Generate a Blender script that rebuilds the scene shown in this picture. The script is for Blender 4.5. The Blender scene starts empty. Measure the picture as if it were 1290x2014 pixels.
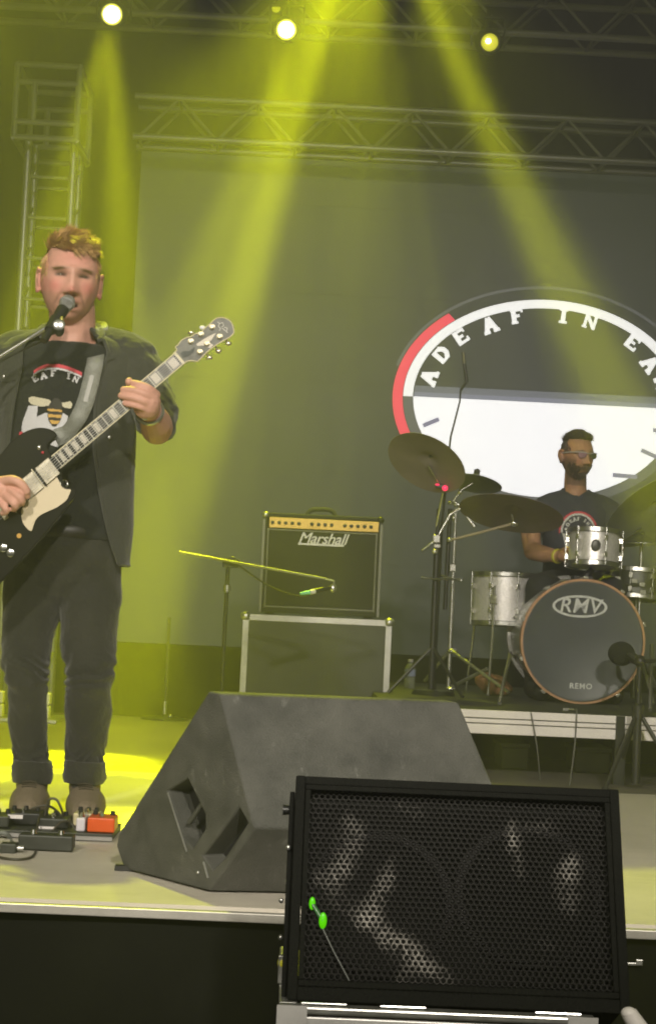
import bpy, bmesh, math, random
from mathutils import Vector, Matrix, noise
from mathutils.bvhtree import BVHTree
random.seed(7)
PI = math.pi
scene = bpy.context.scene
COL = scene.collection

# ------------------------------------------------------------------ camera
FPX, W0, H0 = 3400.0, 1290.0, 2014.0
FLOOR = 1.15                      # stage deck above the ground
CAMZ = FLOOR + 0.64
HEAD, PITCH, ROLL = math.radians(1.2), math.atan(189 / FPX), math.radians(2.65)
Fv = Vector((math.sin(HEAD) * math.cos(PITCH), math.cos(HEAD) * math.cos(PITCH), math.sin(PITCH)))
R0 = Vector((math.cos(HEAD), -math.sin(HEAD), 0))
U0 = R0.cross(Fv)
Rv = R0 * math.cos(ROLL) + U0 * math.sin(ROLL)
Uv = U0 * math.cos(ROLL) - R0 * math.sin(ROLL)
CP = Vector((0, 0, CAMZ))
cam = bpy.data.cameras.new('camera')
camo = bpy.data.objects.new('camera', cam)
COL.objects.link(camo)
m = Matrix((Rv, Uv, -Fv)).transposed().to_4x4()
m.translation = CP
camo.matrix_world = m
cam.sensor_fit = 'HORIZONTAL'
cam.sensor_width = 36
cam.lens = FPX / W0 * 36
cam.clip_end = 500
cam.clip_start = 0.05
scene.camera = camo

def ray(px, py):
    return Fv + Rv * ((px - W0 / 2) / FPX) + Uv * ((H0 / 2 - py) / FPX)
def P(px, py, Y):                 # the point of the plane Y = const seen at a photo position
    r = ray(px, py)
    return CP + r * (Y / r.y)
def PZ(px, py, Z):                # the same on a level plane
    r = ray(px, py)
    return CP + r * ((Z - CAMZ) / r.z)

# ------------------------------------------------------------------ world, exposure, render
w = bpy.data.worlds.new('World')
scene.world = w
w.use_nodes = True
nt = w.node_tree
bg = nt.nodes['Background']
sky = nt.nodes.new('ShaderNodeTexSky')
sky.sky_type = 'NISHITA'
sky.sun_disc = False
sky.sun_elevation = math.radians(1)
sky.sun_rotation = math.radians(200)
mx = nt.nodes.new('ShaderNodeMixRGB')
mx.inputs[0].default_value = 0.97
mx.inputs[2].default_value = (0.93, 1.0, 0.16, 1)
nt.links.new(sky.outputs[0], mx.inputs[1])
nt.links.new(mx.outputs[0], bg.inputs[0])
bg.inputs[1].default_value = WORLD_STRENGTH = 0.085
scene.view_settings.view_transform = 'Standard'
scene.view_settings.look = 'None'
scene.view_settings.exposure = 0
scene.view_settings.gamma = 1
scene.render.engine = 'CYCLES'
cy = scene.cycles
cy.use_denoising = True
try:
    cy.denoiser = 'OPENIMAGEDENOISE'
except Exception:
    pass
cy.pixel_filter_type = 'BLACKMAN_HARRIS'
cy.filter_width = 1.9
cy.max_bounces = 6
cy.diffuse_bounces = 2
cy.glossy_bounces = 2
cy.transmission_bounces = 3
cy.volume_bounces = 0
cy.sample_clamp_indirect = 3
cy.sample_clamp_direct = 30
cy.caustics_reflective = False
cy.caustics_refractive = False

# ------------------------------------------------------------------ stage lighting
YEL = (0.91, 1.0, 0.0)
def spot(name, pos, target, power, deg, blend=0.3, color=YEL, size=0.04):
    l = bpy.data.lights.new(name, 'SPOT')
    l.energy = power
    l.color = color
    l.spot_size = math.radians(deg)
    l.spot_blend = blend
    l.shadow_soft_size = size
    o = bpy.data.objects.new(name, l)
    COL.objects.link(o)
    o.location = pos
    o.rotation_euler = (Vector(target) - Vector(pos)).to_track_quat('-Z', 'Y').to_euler()
    return o
def beam(src, px, py, Y, power, deg, blend=0.3, color=YEL, size=0.04, wide=False):
    o = spot('stage_beam', src, P(px, py, Y), power, deg, blend, color, size)
    if wide: return o
    l = o.data                     # nearly parallel beam of a lensed lamp: falls off slower than a bare bulb
    l.use_nodes = True
    em = l.node_tree.nodes['Emission']
    fo = l.node_tree.nodes.new('ShaderNodeLightFalloff')
    fo.inputs[0].default_value = 1.0
    l.node_tree.links.new(fo.outputs['Linear'], em.inputs['Strength'])
    return o
LAMP_Y = 8.55
LA, LB, LC = P(220, 27, LAMP_Y), P(563, 57, LAMP_Y), P(963, 82, LAMP_Y)
LT = P(738, -185, 8.3)            # lamps on the same bar above the picture
LT1, LT2 = P(710, -185, 8.3), P(757, -185, 8.3)
off = Vector((0, -0.10, -0.03))
# lamp at the left: broad forward beam with two brighter rays
beam(LA + off, 125, 1150, 6.9, 260, 30, 0.6, wide=True)
beam(LA + off, 84, 560, 7.4, 1500, 8.5, 0.2)
beam(LA + off, 243, 560, 6.9, 2100, 4.8, 0.2)
# second lamp
beam(LB + off, 400, 1150, 6.9, 330, 24, 0.6, wide=True)
beam(LB + off, 490, 600, 7.6, 850, 7.5, 0.4)
# third lamp, dimmer
beam(LC + off, 1080, 600, 8.1, 300, 8, 0.3)
beam(LC + off, 1170, 600, 8.1, 240, 5, 0.4)
# prism lamps above the frame
beam(LT1, 530, 400, 7.58, 5000, 5.2, 0.3)
beam(LT1, 420, 600, 7.5, 3000, 12.5, 0.6)
beam(LT, 703, 400, 7.4, 3000, 0.9, 0.4)
beam(LT2, 998, 330, 7.4, 4600, 5.0, 0.25)
beam(LT2, 1040, 420, 7.7, 1500, 11, 0.5)
beam(LT, 815, 330, 7.4, 1400, 2.2, 0.5)
beam(LT, 500, 450, 8.0, 1250, 60, 0.7, wide=True)  # this and the next two are wide fills added to yellow the haze
beam(LT, 330, 320, 8.0, 700, 40, 0.9, wide=True)
beam(LT, 1060, 260, 8.2, 260, 40, 0.9, wide=True)
# back light that reaches the deck edge on both sides
spot('stage_back_light', (-1.05, 6.5, 5.7), (-0.66, 4.35, FLOOR), 1000, 25, 0.12, YEL, 0.05)
spot('stage_back_light', (-1.9, 8.8, 5.6), P(230, 1580, 5.1), 420, 12, 0.8, YEL, 0.05)
spot('stage_back_light', (4.2, 8.2, 5.4), P(1330, 1740, 3.9), 1700, 9.5, 0.3, YEL, 0.05)
spot('stage_back_light', (0.7, 8.6, 5.5), P(720, 1400, 4.1), 520, 11, 0.4, YEL, 0.05)
# front wash hung over the audience
WASH = (1.0, 0.92, 0.79)
spot('front_wash_light', (1.6, -5.5, 6.2), (0.4, 6.8, 1.9), 5000, 30, 0.6, WASH, 0.25)
spot('front_wash_light', (-2.6, -4.5, 5.6), (-0.5, 6.0, 1.8), 3600, 32, 0.6, WASH, 0.25)

# ------------------------------------------------------------------ materials
MATS = {}
def mat(name, col, rough=0.6, metal=0.0, vary=0.0, vscale=6.0, bump=0.0, bscale=40.0, emit=None, estr=0.0,
        spec=0.5, attr=None, alpha=None, trans=0.0, coat=0.0, col2=None, stretch=None, sheen=0.0):
    if name in MATS:
        return MATS[name]
    mt = bpy.data.materials.new(name)
    mt.use_nodes = True
    nt = mt.node_tree
    b = nt.nodes['Principled BSDF']
    b.inputs['Base Color'].default_value = (*col, 1)
    b.inputs['Roughness'].default_value = rough
    b.inputs['Metallic'].default_value = metal
    b.inputs['Specular IOR Level'].default_value = spec
    b.inputs['Transmission Weight'].default_value = trans
    b.inputs['Coat Weight'].default_value = coat
    b.inputs['Sheen Weight'].default_value = sheen
    tc = nt.nodes.new('ShaderNodeTexCoord')
    src = tc.outputs['Object']
    if stretch:
        mp = nt.nodes.new('ShaderNodeMapping')
        mp.inputs['Scale'].default_value = stretch
        nt.links.new(src, mp.inputs[0])
        src = mp.outputs[0]
    base = None
    if attr:
        a = nt.nodes.new('ShaderNodeAttribute')
        a.attribute_name = attr
        base = a.outputs['Color']
    if vary or col2:
        n = nt.nodes.new('ShaderNodeTexNoise')
        n.inputs['Scale'].default_value = vscale
        n.inputs['Detail'].default_value = 6
        n.inputs['Roughness'].default_value = 0.65
        nt.links.new(src, n.inputs['Vector'])
        cr = nt.nodes.new('ShaderNodeValToRGB')
        cr.color_ramp.elements[0].position = 0.3
        cr.color_ramp.elements[1].position = 0.7
        mxx = nt.nodes.new('ShaderNodeMixRGB')
        if col2:
            mxx.inputs[1].default_value = (*col, 1)
            mxx.inputs[2].default_value = (*col2, 1)
            nt.links.new(n.outputs[0], cr.inputs[0])
            nt.links.new(cr.outputs[0], mxx.inputs[0])
        else:
            mxx.blend_type = 'MULTIPLY'
            mxx.inputs[0].default_value = 1
            cr.color_ramp.elements[0].color = (1 - vary,) * 3 + (1,)
            cr.color_ramp.elements[1].color = (1 + vary,) * 3 + (1,)
            nt.links.new(n.outputs[0], cr.inputs[0])
            if base is not None:
                nt.links.new(base, mxx.inputs[1])
            else:
                mxx.inputs[1].default_value = (*col, 1)
            nt.links.new(cr.outputs[0], mxx.inputs[2])
        base = mxx.outputs[0]
        rr = nt.nodes.new('ShaderNodeMapRange')
        rr.inputs[3].default_value = max(0.03, rough - 0.10)
        rr.inputs[4].default_value = min(1, rough + 0.12)
        nt.links.new(n.outputs[0], rr.inputs[0])
        nt.links.new(rr.outputs[0], b.inputs['Roughness'])
    if base is not None:
        nt.links.new(base, b.inputs['Base Color'])
    if bump:
        n2 = nt.nodes.new('ShaderNodeTexNoise')
        n2.inputs['Scale'].default_value = bscale
        n2.inputs['Detail'].default_value = 4
        nt.links.new(src, n2.inputs['Vector'])
        bp = nt.nodes.new('ShaderNodeBump')
        bp.inputs['Strength'].default_value = bump
        bp.inputs['Distance'].default_value = 0.01
        nt.links.new(n2.outputs[0], bp.inputs['Height'])
        nt.links.new(bp.outputs[0], b.inputs['Normal'])
    if emit:
        b.inputs['Emission Color'].default_value = (*emit, 1)
        b.inputs['Emission Strength'].default_value = estr
    MATS[name] = mt
    return mt

# ------------------------------------------------------------------ mesh helpers: every shape is (verts, faces)
def join(*ms):
    V, F = [], []
    for v, f in ms:
        o = len(V)
        V += [Vector(p) for p in v]
        F += [tuple(i + o for i in q) for q in f]
    return V, F
def box(a, b):
    x0, x1 = sorted((a[0], b[0])); y0, y1 = sorted((a[1], b[1])); z0, z1 = sorted((a[2], b[2]))
    v = [(x0, y0, z0), (x1, y0, z0), (x1, y1, z0), (x0, y1, z0), (x0, y0, z1), (x1, y0, z1), (x1, y1, z1), (x0, y1, z1)]
    return v, [(3, 2, 1, 0), (4, 5, 6, 7), (0, 1, 5, 4), (1, 2, 6, 5), (2, 3, 7, 6), (3, 0, 4, 7)]
def obox(c, ax, ay, az):          # box from centre and three half-axis vectors
    c = Vector(c)
    v = [c + ax * i + ay * j + az * k for k in (-1, 1) for (i, j) in ((-1, -1), (1, -1), (1, 1), (-1, 1))]
    return v, [(3, 2, 1, 0), (4, 5, 6, 7), (0, 1, 5, 4), (1, 2, 6, 5), (2, 3, 7, 6), (3, 0, 4, 7)]
def tube(pts, rads, n=10, flat=None, caps=True):
    pts = [Vector(p) for p in pts]
    if not isinstance(rads, (list, tuple)):
        rads = [rads] * len(pts)
    V, F = [], []
    t0 = (pts[1] - pts[0]).normalized()
    ref = Vector((0, 0, 1)) if abs(t0.z) < 0.9 else Vector((0, 1, 0))
    nx = t0.cross(ref).normalized()
    for i, p in enumerate(pts):
        t = (pts[min(i + 1, len(pts) - 1)] - pts[max(i - 1, 0)]).normalized()
        nx = (nx - t * nx.dot(t)).normalized()
        ny = t.cross(nx)
        r = rads[i]
        ra, rb = (r if isinstance(r, (list, tuple)) else (r, r))
        for k in range(n):
            a = 2 * PI * k / n
            V.append(p + nx * (math.cos(a) * ra) + ny * (math.sin(a) * rb))
    for i in range(len(pts) - 1):
        for k in range(n):
            a, b = i * n + k, i * n + (k + 1) % n
            F.append((a, b, b + n, a + n))
    if caps:
        F.append(tuple(reversed(range(n))))
        F.append(tuple(range((len(pts) - 1) * n, len(pts) * n)))
    return V, F
def smooth_path(pts, sub=6):
    pts = [Vector(p) for p in pts]
    out = []
    for i in range(len(pts) - 1):
        p0, p1, p2, p3 = pts[max(i - 1, 0)], pts[i], pts[i + 1], pts[min(i + 2, len(pts) - 1)]
        for k in range(sub):
            t = k / sub
            out.append(0.5 * ((2 * p1) + (p2 - p0) * t + (2 * p0 - 5 * p1 + 4 * p2 - p3) * t * t + (3 * p1 - p0 - 3 * p2 + p3) * t ** 3))
    out.append(pts[-1])
    return out
def lerp_list(vals, sub=6):
    out = []
    for i in range(len(vals) - 1):
        for k in range(sub):
            out.append(vals[i] + (vals[i + 1] - vals[i]) * k / sub)
    out.append(vals[-1])
    return out
def limb(pts, rads, sub=6, n=16):  # smooth tapered limb with round ends
    pp, rr = smooth_path(pts, sub), lerp_list(rads, sub)
    V, F = tube(pp, rr, n)
    a = ellipsoid(pp[0], rr[0], rr[0], rr[0], 12, 8)
    b = ellipsoid(pp[-1], rr[-1], rr[-1], rr[-1], 12, 8)
    return join((V, F), a, b)
def ellipsoid(c, rx, ry, rz, nu=20, nv=12, rot=None):
    c = Vector(c)
    V, F = [], []
    def q(x, y, z):
        p = Vector((x * rx, y * ry, z * rz))
        return c + (rot @ p if rot else p)
    V.append(q(0, 0, 1))
    for j in range(1, nv):
        t = PI * j / nv
        for i in range(nu):
            a = 2 * PI * i / nu
            V.append(q(math.sin(t) * math.cos(a), math.sin(t) * math.sin(a), math.cos(t)))
    V.append(q(0, 0, -1))
    for i in range(nu):
        F.append((0, 1 + i, 1 + (i + 1) % nu))
        for j in range(nv - 2):
            a, b = 1 + j * nu + i, 1 + j * nu + (i + 1) % nu
            F.append((a, a + nu, b + nu, b))
        k = 1 + (nv - 2) * nu
        F.append((k + i, len(V) - 1, k + (i + 1) % nu))
    return V, F
def lathe(c, axis, prof, n=32):   # prof: (distance along axis, radius)
    c, t = Vector(c), Vector(axis).normalized()
    ref = Vector((0, 0, 1)) if abs(t.z) < 0.9 else Vector((0, 1, 0))
    nx = t.cross(ref).normalized()
    ny = t.cross(nx)
    V, F = [], []
    for d, r in prof:
        for k in range(n):
            a = 2 * PI * k / n
            V.append(c + t * d + (nx * math.cos(a) + ny * math.sin(a)) * max(r, 1e-5))
    for i in range(len(prof) - 1):
        for k in range(n):
            a, b = i * n + k, i * n + (k + 1) % n
            F.append((a, b, b + n, a + n))
    return V, F
def prism(poly, ext):             # 3-D polygon extruded along a vector
    poly = [Vector(p) for p in poly]
    n = len(poly)
    V = poly + [p + Vector(ext) for p in poly]
    F = [tuple(reversed(range(n))), tuple(range(n, 2 * n))]
    F += [(i, (i + 1) % n, n + (i + 1) % n, n + i) for i in range(n)]
    return V, F
def torus(c, axis, R, r, n=48, m_=8, arc=None, sq=1.0, ax1=None):
    c, t = Vector(c), Vector(axis).normalized()
    ref = Vector((0, 0, 1)) if abs(t.z) < 0.9 else Vector((0, 1, 0))
    nx = t.cross(ref).normalized()
    ny = t.cross(nx)
    pts = []
    V, F = [], []
    for i in range(n):
        a = 2 * PI * i / n
        d = nx * math.cos(a) + ny * math.sin(a)
        for k in range(m_):
            b = 2 * PI * k / m_
            V.append(c + d * (R + r * math.cos(b)) + t * (r * sq * math.sin(b)))
    for i in range(n):
        for k in range(m_):
            F.append((i * m_ + k, ((i + 1) % n) * m_ + k, ((i + 1) % n) * m_ + (k + 1) % m_, i * m_ + (k + 1) % m_))
    return V, F

def root_of(o):
    while o.parent:
        o = o.parent
    return o
def thing(name, label, cat, loc=(0, 0, 0), group=None, kind=None):
    o = bpy.data.objects.new(name, None)
    COL.objects.link(o)
    o.location = loc
    o.empty_display_size = 0.1
    o['label'] = label
    o['category'] = cat
    if group: o['group'] = group
    if kind: o['kind'] = kind
    return o
def mesh(name, vf, material, parent=None, smooth=True, bevel=0.0, label=None, cat=None, group=None, kind=None,
         solid=0.0, sub=0, attr=None, fixn=True):
    V, F = vf
    base = Vector(root_of(parent).location) if parent else Vector((0, 0, 0))
    me = bpy.data.meshes.new(name)
    me.from_pydata([Vector(v) - base for v in V], [], F)
    if fixn:
        bm = bmesh.new()
        bm.from_mesh(me)
        bmesh.ops.recalc_face_normals(bm, faces=bm.faces)
        bm.to_mesh(me)
        bm.free()
    me.materials.append(material)
    if attr:
        a = me.color_attributes.new('col', 'FLOAT_COLOR', 'POINT')
        for i, c in enumerate(attr):
            a.data[i].color = (*c, 1)
    me.polygons.foreach_set('use_smooth', [smooth] * len(me.polygons))
    o = bpy.data.objects.new(name, me)
    COL.objects.link(o)
    if parent: o.parent = parent
    if solid:
        md = o.modifiers.new('solid', 'SOLIDIFY'); md.thickness = solid; md.offset = 0
    if bevel:
        md = o.modifiers.new('bevel', 'BEVEL'); md.width = bevel; md.segments = 2; md.limit_method = 'ANGLE'
        md.angle_limit = math.radians(40)
    if sub:
        md = o.modifiers.new('sub', 'SUBSURF'); md.levels = sub; md.render_levels = sub
    if smooth:
        try:
            me.set_sharp_from_angle(angle=math.radians(38))
        except Exception:
            pass
    if label: o['label'] = label
    if cat: o['category'] = cat
    if group: o['group'] = group
    if kind: o['kind'] = kind
    return o
def remesh(vf, voxel, smooth_it=3, fac=0.5):   # union of closed shapes as one continuous surface
    me = bpy.data.meshes.new('tmp')
    V, F = vf
    me.from_pydata([Vector(v) for v in V], [], F)
    bm = bmesh.new(); bm.from_mesh(me); bmesh.ops.recalc_face_normals(bm, faces=bm.faces); bm.to_mesh(me); bm.free()
    o = bpy.data.objects.new('tmp', me)
    COL.objects.link(o)
    md = o.modifiers.new('r', 'REMESH'); md.mode = 'VOXEL'; md.voxel_size = voxel
    if smooth_it:
        s = o.modifiers.new('s', 'SMOOTH'); s.factor = fac; s.iterations = smooth_it
    dg = bpy.context.evaluated_depsgraph_get()
    ev = o.evaluated_get(dg)
    out = ev.to_mesh()
    VV = [v.co.copy() for v in out.vertices]
    FF = [tuple(p.vertices) for p in out.polygons]
    ev.to_mesh_clear()
    bpy.data.objects.remove(o); bpy.data.meshes.remove(me)
    return VV, FF
def text2d(s, size=1.0, shear=0.0, offset=0.0, space=1.0):
    cu = bpy.data.curves.new('t', 'FONT')
    cu.body = s; cu.size = size; cu.shear = shear; cu.offset = offset; cu.space_character = space
    cu.align_x = 'CENTER'; cu.align_y = 'CENTER'; cu.resolution_u = 4
    o = bpy.data.objects.new('t', cu)
    COL.objects.link(o)
    dg = bpy.context.evaluated_depsgraph_get()
    ev = o.evaluated_get(dg)
    me = ev.to_mesh()
    V = [v.co.copy() for v in me.vertices]
    F = [tuple(p.vertices) for p in me.polygons]
    ev.to_mesh_clear()
    bpy.data.objects.remove(o); bpy.data.curves.remove(cu)
    return V, F
def on_plane(vf, c, ax, ay):
    c = Vector(c)
    return [c + ax * v[0] + ay * v[1] for v in vf[0]], vf[1]
def quads2d(*qs):
    V, F = [], []
    for q in qs:
        o = len(V)
        V += [Vector((x, y, 0)) for x, y in q]
        F.append(tuple(range(o, o + len(q))))
    return V, F
def stroke(a, b, t):
    a, b = Vector(a), Vector(b)
    d = (b - a).normalized() * 1.0
    n = Vector((-d.y, d.x)) * t / 2
    return [(a + n)[:], (a - n)[:], (b - n)[:], (b + n)[:]]
EX = Vector((1, 0, 0)); EY = Vector((0, 1, 0)); EZ = Vector((0, 0, 1))
def disc_ring(cx, cy, rx0, ry0, rx1, ry1, a0, a1, n=64):
    V, F = [], []
    for i in range(n + 1):
        a = math.radians(a0 + (a1 - a0) * i / n)
        V.append(Vector((cx + rx0 * math.cos(a), cy + ry0 * math.sin(a), 0)))
        V.append(Vector((cx + rx1 * math.cos(a), cy + ry1 * math.sin(a), 0)))
    for i in range(n):
        F.append((2 * i, 2 * i + 1, 2 * i + 3, 2 * i + 2))
    return V, F
def fbm(p, s, oct_=3):
    v, a = 0, 1
    for _ in range(oct_):
        v += a * noise.noise(Vector(p) * s)
        s *= 2.1; a *= 0.5
    return v
# ================================================================== SETTING
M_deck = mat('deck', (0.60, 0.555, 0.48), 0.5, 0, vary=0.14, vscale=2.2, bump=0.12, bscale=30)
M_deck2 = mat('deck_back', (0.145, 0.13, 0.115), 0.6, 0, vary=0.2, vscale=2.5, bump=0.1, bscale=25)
M_black = mat('black_cloth', (0.006, 0.0065, 0.005), 1.0, 0, spec=0.1, vary=0.3, vscale=3, bump=0.3, bscale=14)
M_blackm = mat('black_metal', (0.015, 0.016, 0.015), 0.38, 0.2, vary=0.2, vscale=20)
M_alu = mat('aluminium', (0.55, 0.55, 0.53), 0.33, 0.85, vary=0.15, vscale=25)
M_chrome = mat('chrome', (0.78, 0.78, 0.78), 0.16, 1.0)
M_white = mat('white_paint', (0.78, 0.74, 0.72), 0.45, 0, vary=0.06, vscale=8)
M_strip = mat('edge_strip', (0.5, 0.48, 0.44), 0.35, 0.3, vary=0.15, vscale=9)
M_rubber = mat('rubber', (0.02, 0.02, 0.02), 0.7)

mesh('ground', ([(-150, -150, 0), (150, -150, 0), (150, 150, 0), (-150, 150, 0)], [(0, 1, 2, 3)]),
     mat('asphalt', (0.05, 0.05, 0.048), 0.9, vary=0.25, vscale=1.5, bump=0.3, bscale=60), kind='structure')
SE = 3.63                                   # front edge of the deck
SEAM = PZ(300, 1520, FLOOR).y
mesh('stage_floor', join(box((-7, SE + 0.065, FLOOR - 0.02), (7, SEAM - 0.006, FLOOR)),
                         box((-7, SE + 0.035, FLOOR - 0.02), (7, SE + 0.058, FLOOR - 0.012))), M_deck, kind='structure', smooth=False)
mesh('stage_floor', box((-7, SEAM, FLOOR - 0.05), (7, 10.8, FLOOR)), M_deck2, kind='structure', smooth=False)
# raised runner of lighter board where the pedals stand
mesh('stage_edge', box((-7, SE + 0.008, FLOOR - 0.021), (7, SE + 0.03, FLOOR - 0.002)), M_strip, kind='structure', smooth=False, bevel=0.002)

def drape(name, x0, x1, Y, z0, z1, depth, pitch, material, label, cat, n=None):
    n = n or int((x1 - x0) / 0.02)
    V, F = [], []
    for j in range(5):
        z = z0 + (z1 - z0) * j / 4
        for i in range(n + 1):
            x = x0 + (x1 - x0) * i / n
            V.append((x, Y + depth * math.sin(x / pitch * 2 * PI + 1.3 * noise.noise(Vector((x * 1.3, j * 0.2, 1)))) +
                      depth * 0.6 * noise.noise(Vector((x * 3, z * 0.3, 5))), z))
    for j in range(4):
        for i in range(n):
            a = j * (n + 1) + i
            F.append((a, a + 1, a + n + 2, a + n + 1))
    return mesh(name, (V, F), material, label=label, cat=cat, solid=0.004)
# the skirt closing the front of the deck, the black rear cloth and the band below the screen
drape('stage_skirt', -7, 7, SE + 0.05, 0.0, FLOOR - 0.022, 0.008, 0.9, M_black,
      'black cloth skirt hanging below the front edge of the stage', 'skirt')
drape('rear_curtain', -8, 8, 10.3, FLOOR, 8.0, 0.05, 0.35, M_black,
      'dark curtain across the back of the stage behind the trusses', 'curtain')
ZS0 = P(300, 1268, 9.6).z
drape('base_skirt', P(-80, 1400, 9.5).x, 6.5, 9.5, FLOOR + 0.002, ZS0 + 0.01, 0.012, 0.25, M_black,
      'low black cloth band under the big screen', 'skirt')

# ------------------------------------------------------------------ LED screen
SY = 9.6
M_led = mat('led_black', (0.03, 0.033, 0.035), 0.55, emit=(0.78, 0.90, 0.62), estr=LED_BLACK if 'LED_BLACK' in globals() else 0.032,
            vary=0.1, vscale=1.2)
M_ledw = mat('led_white', (0.5, 0.5, 0.5), 0.5, emit=(1.0, 1.0, 1.04), estr=1.12)
M_ledr = mat('led_ring', (0.5, 0.5, 0.5), 0.5, emit=(1, 1, 1), estr=1.05)
M_ledred = mat('led_red', (0.4, 0.05, 0.08), 0.5, emit=(1.0, 0.03, 0.10), estr=1.0)
M_ledg = mat('led_grey', (0.1, 0.1, 0.1), 0.5, emit=(0.6, 0.66, 0.72), estr=0.10)
M_ledlav = mat('led_lavender', (0.1, 0.1, 0.1), 0.5, emit=(0.62, 0.66, 0.9), estr=0.32)
M_ledt = mat('led_tick', (0.1, 0.1, 0.1), 0.5, emit=(0.45, 0.42, 0.75), estr=0.42)
xl, xr_ = P(252, 800, SY).x, P(1290, 800, SY).x + 3.2
zt = P(1200, 337, SY).z
scr = thing('led_screen', 'wide dark stage screen showing a white and red round band emblem', 'screen', ((xl + xr_) / 2, SY, ZS0))
mesh('screen_panel', box((xl, SY, ZS0), (xr_, SY + 0.09, zt)), M_led, scr, smooth=False)
pv = []
for i in range(1, int((xr_ - xl) / 0.5) + 1):   # module joints
    pv.append(box((xl + i * 0.5 - 0.001, SY - 0.0015, ZS0), (xl + i * 0.5 + 0.001, SY + 0.001, zt)))
for i in range(1, 6):
    pv.append(box((xl, SY - 0.0015, ZS0 + i * 0.5 - 0.001), (xr_, SY + 0.001, ZS0 + i * 0.5 + 0.001)))
mesh('panel_joint', join(*pv), mat('joint', (0.025, 0.027, 0.028), 0.7, emit=(0.78, 0.90, 0.62), estr=0.025), scr, smooth=False)
EC = P(1072, 792, SY - 0.004)
k = SY / FPX
RX, RZ = 282 * k, 206 * k
def led(name, vf, m_, d=0.0, label=None):
    return mesh(name, on_plane(vf, EC + Vector((0, -d, 0)), EX, EZ), m_, scr, smooth=False, label=label, fixn=False)
led('emblem_ring', disc_ring(0, 0, RX - 19 * k, RZ - 17 * k, RX, RZ, 0, 180), M_ledr, label='white upper half ring')
led('emblem_ring', disc_ring(0, 0, RX - 19 * k, RZ - 17 * k, RX, RZ, 180, 360), M_ledg, label='grey lower half ring')
led('emblem_arc', disc_ring(0, 0, RX + 1 * k, RZ + 1 * k, RX + 21 * k, RZ + 18 * k, 131, 202), M_ledred, 0.001, label='red arc')
led('emblem_halo', disc_ring(0, 0, RX + 22 * k, RZ + 21 * k, RX + 28 * k, RZ + 27 * k, 15, 165), M_ledg)
led('emblem_field', disc_ring(0, 0, 0.001, 0.001, RX - 20 * k, RZ - 18 * k, 180, 360), M_ledw, 0.001, label='white lower half')
def band(h, x):
    return math.sqrt(max(0, 1 - (h / (RZ - 19 * k)) ** 2)) * (RX - 21 * k)
led('emblem_bloom', quads2d([(-band(0, 0), 0), (band(0, 0), 0), (band(9 * k, 0), 9 * k), (-band(9 * k, 0), 9 * k)]), M_ledlav, 0.001)  # bloom above the white half, put in as faintly glowing strips
led('emblem_bloom', quads2d([(-band(9 * k, 0), 9 * k), (band(9 * k, 0), 9 * k), (band(22 * k, 0), 22 * k), (-band(22 * k, 0), 22 * k)]),
    mat('led_lav2', (0.1, 0.1, 0.1), 0.5, emit=(0.62, 0.7, 0.9), estr=0.17), 0.001)
T_ = 0.33
GL = {  # heavy slab letters in a unit box centred on 0
    'A': [stroke((-.36, -.5), (0, .5), T_), stroke((.36, -.5), (0, .5), T_), stroke((-.2, -.16), (.2, -.16), .2), stroke((-.56, -.5), (-.12, -.5), .22), stroke((.12, -.5), (.56, -.5), .22)],
    'D': [stroke((-.28, -.5), (-.28, .5), T_), stroke((-.42, .42), (.12, .42), .2), stroke((-.42, -.42), (.12, -.42), .2), stroke((.1, .45), (.36, .15), T_), stroke((.36, .22), (.36, -.22), T_), stroke((.36, -.15), (.1, -.45), T_)],
    'E': [stroke((-.25, -.5), (-.25, .5), T_), stroke((-.42, .41), (.38, .41), .2), stroke((-.42, -.41), (.4, -.41), .2), stroke((-.3, 0), (.2, 0), .2), stroke((.36, .5), (.36, .2), .14), stroke((.38, -.5), (.38, -.18), .14)],
    'F': [stroke((-.2, -.5), (-.2, .5), T_), stroke((-.4, .41), (.4, .41), .2), stroke((-.3, 0), (.2, 0), .2), stroke((.38, .5), (.38, .2), .14), stroke((-.42, -.45), (.05, -.45), .16)],
    'I': [stroke((0, -.5), (0, .5), .3), stroke((-.28, .43), (.28, .43), .16), stroke((-.28, -.43), (.28, -.43), .16)],
    'N': [stroke((-.32, -.5), (-.32, .5), .2), stroke((.32, -.5), (.32, .5), .2), stroke((-.34, .45), (.34, -.45), .24), stroke((-.5, -.45), (-.14, -.45), .14), stroke((.14, .45), (.5, .45), .14)],
    'R': [stroke((-.28, -.5), (-.28, .5), T_), stroke((-.42, .41), (.2, .41), .2), stroke((.26, .42), (.26, .05), T_), stroke((-.3, .02), (.2, .02), .2), stroke((0, 0), (.38, -.5), T_)],
}
def glyph(ch, c, size, up, flip=1):
    up = Vector(up).normalized()
    right = Vector((up.y, -up.x))
    V, F = quads2d(*GL[ch])
    out = [Vector((c[0] + (right.x * v.x + up.x * v.y) * size, c[1] + (right.y * v.x + up.y * v.y) * size, i * 1e-6)) for i, v in enumerate(V)]
    return out, F
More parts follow.
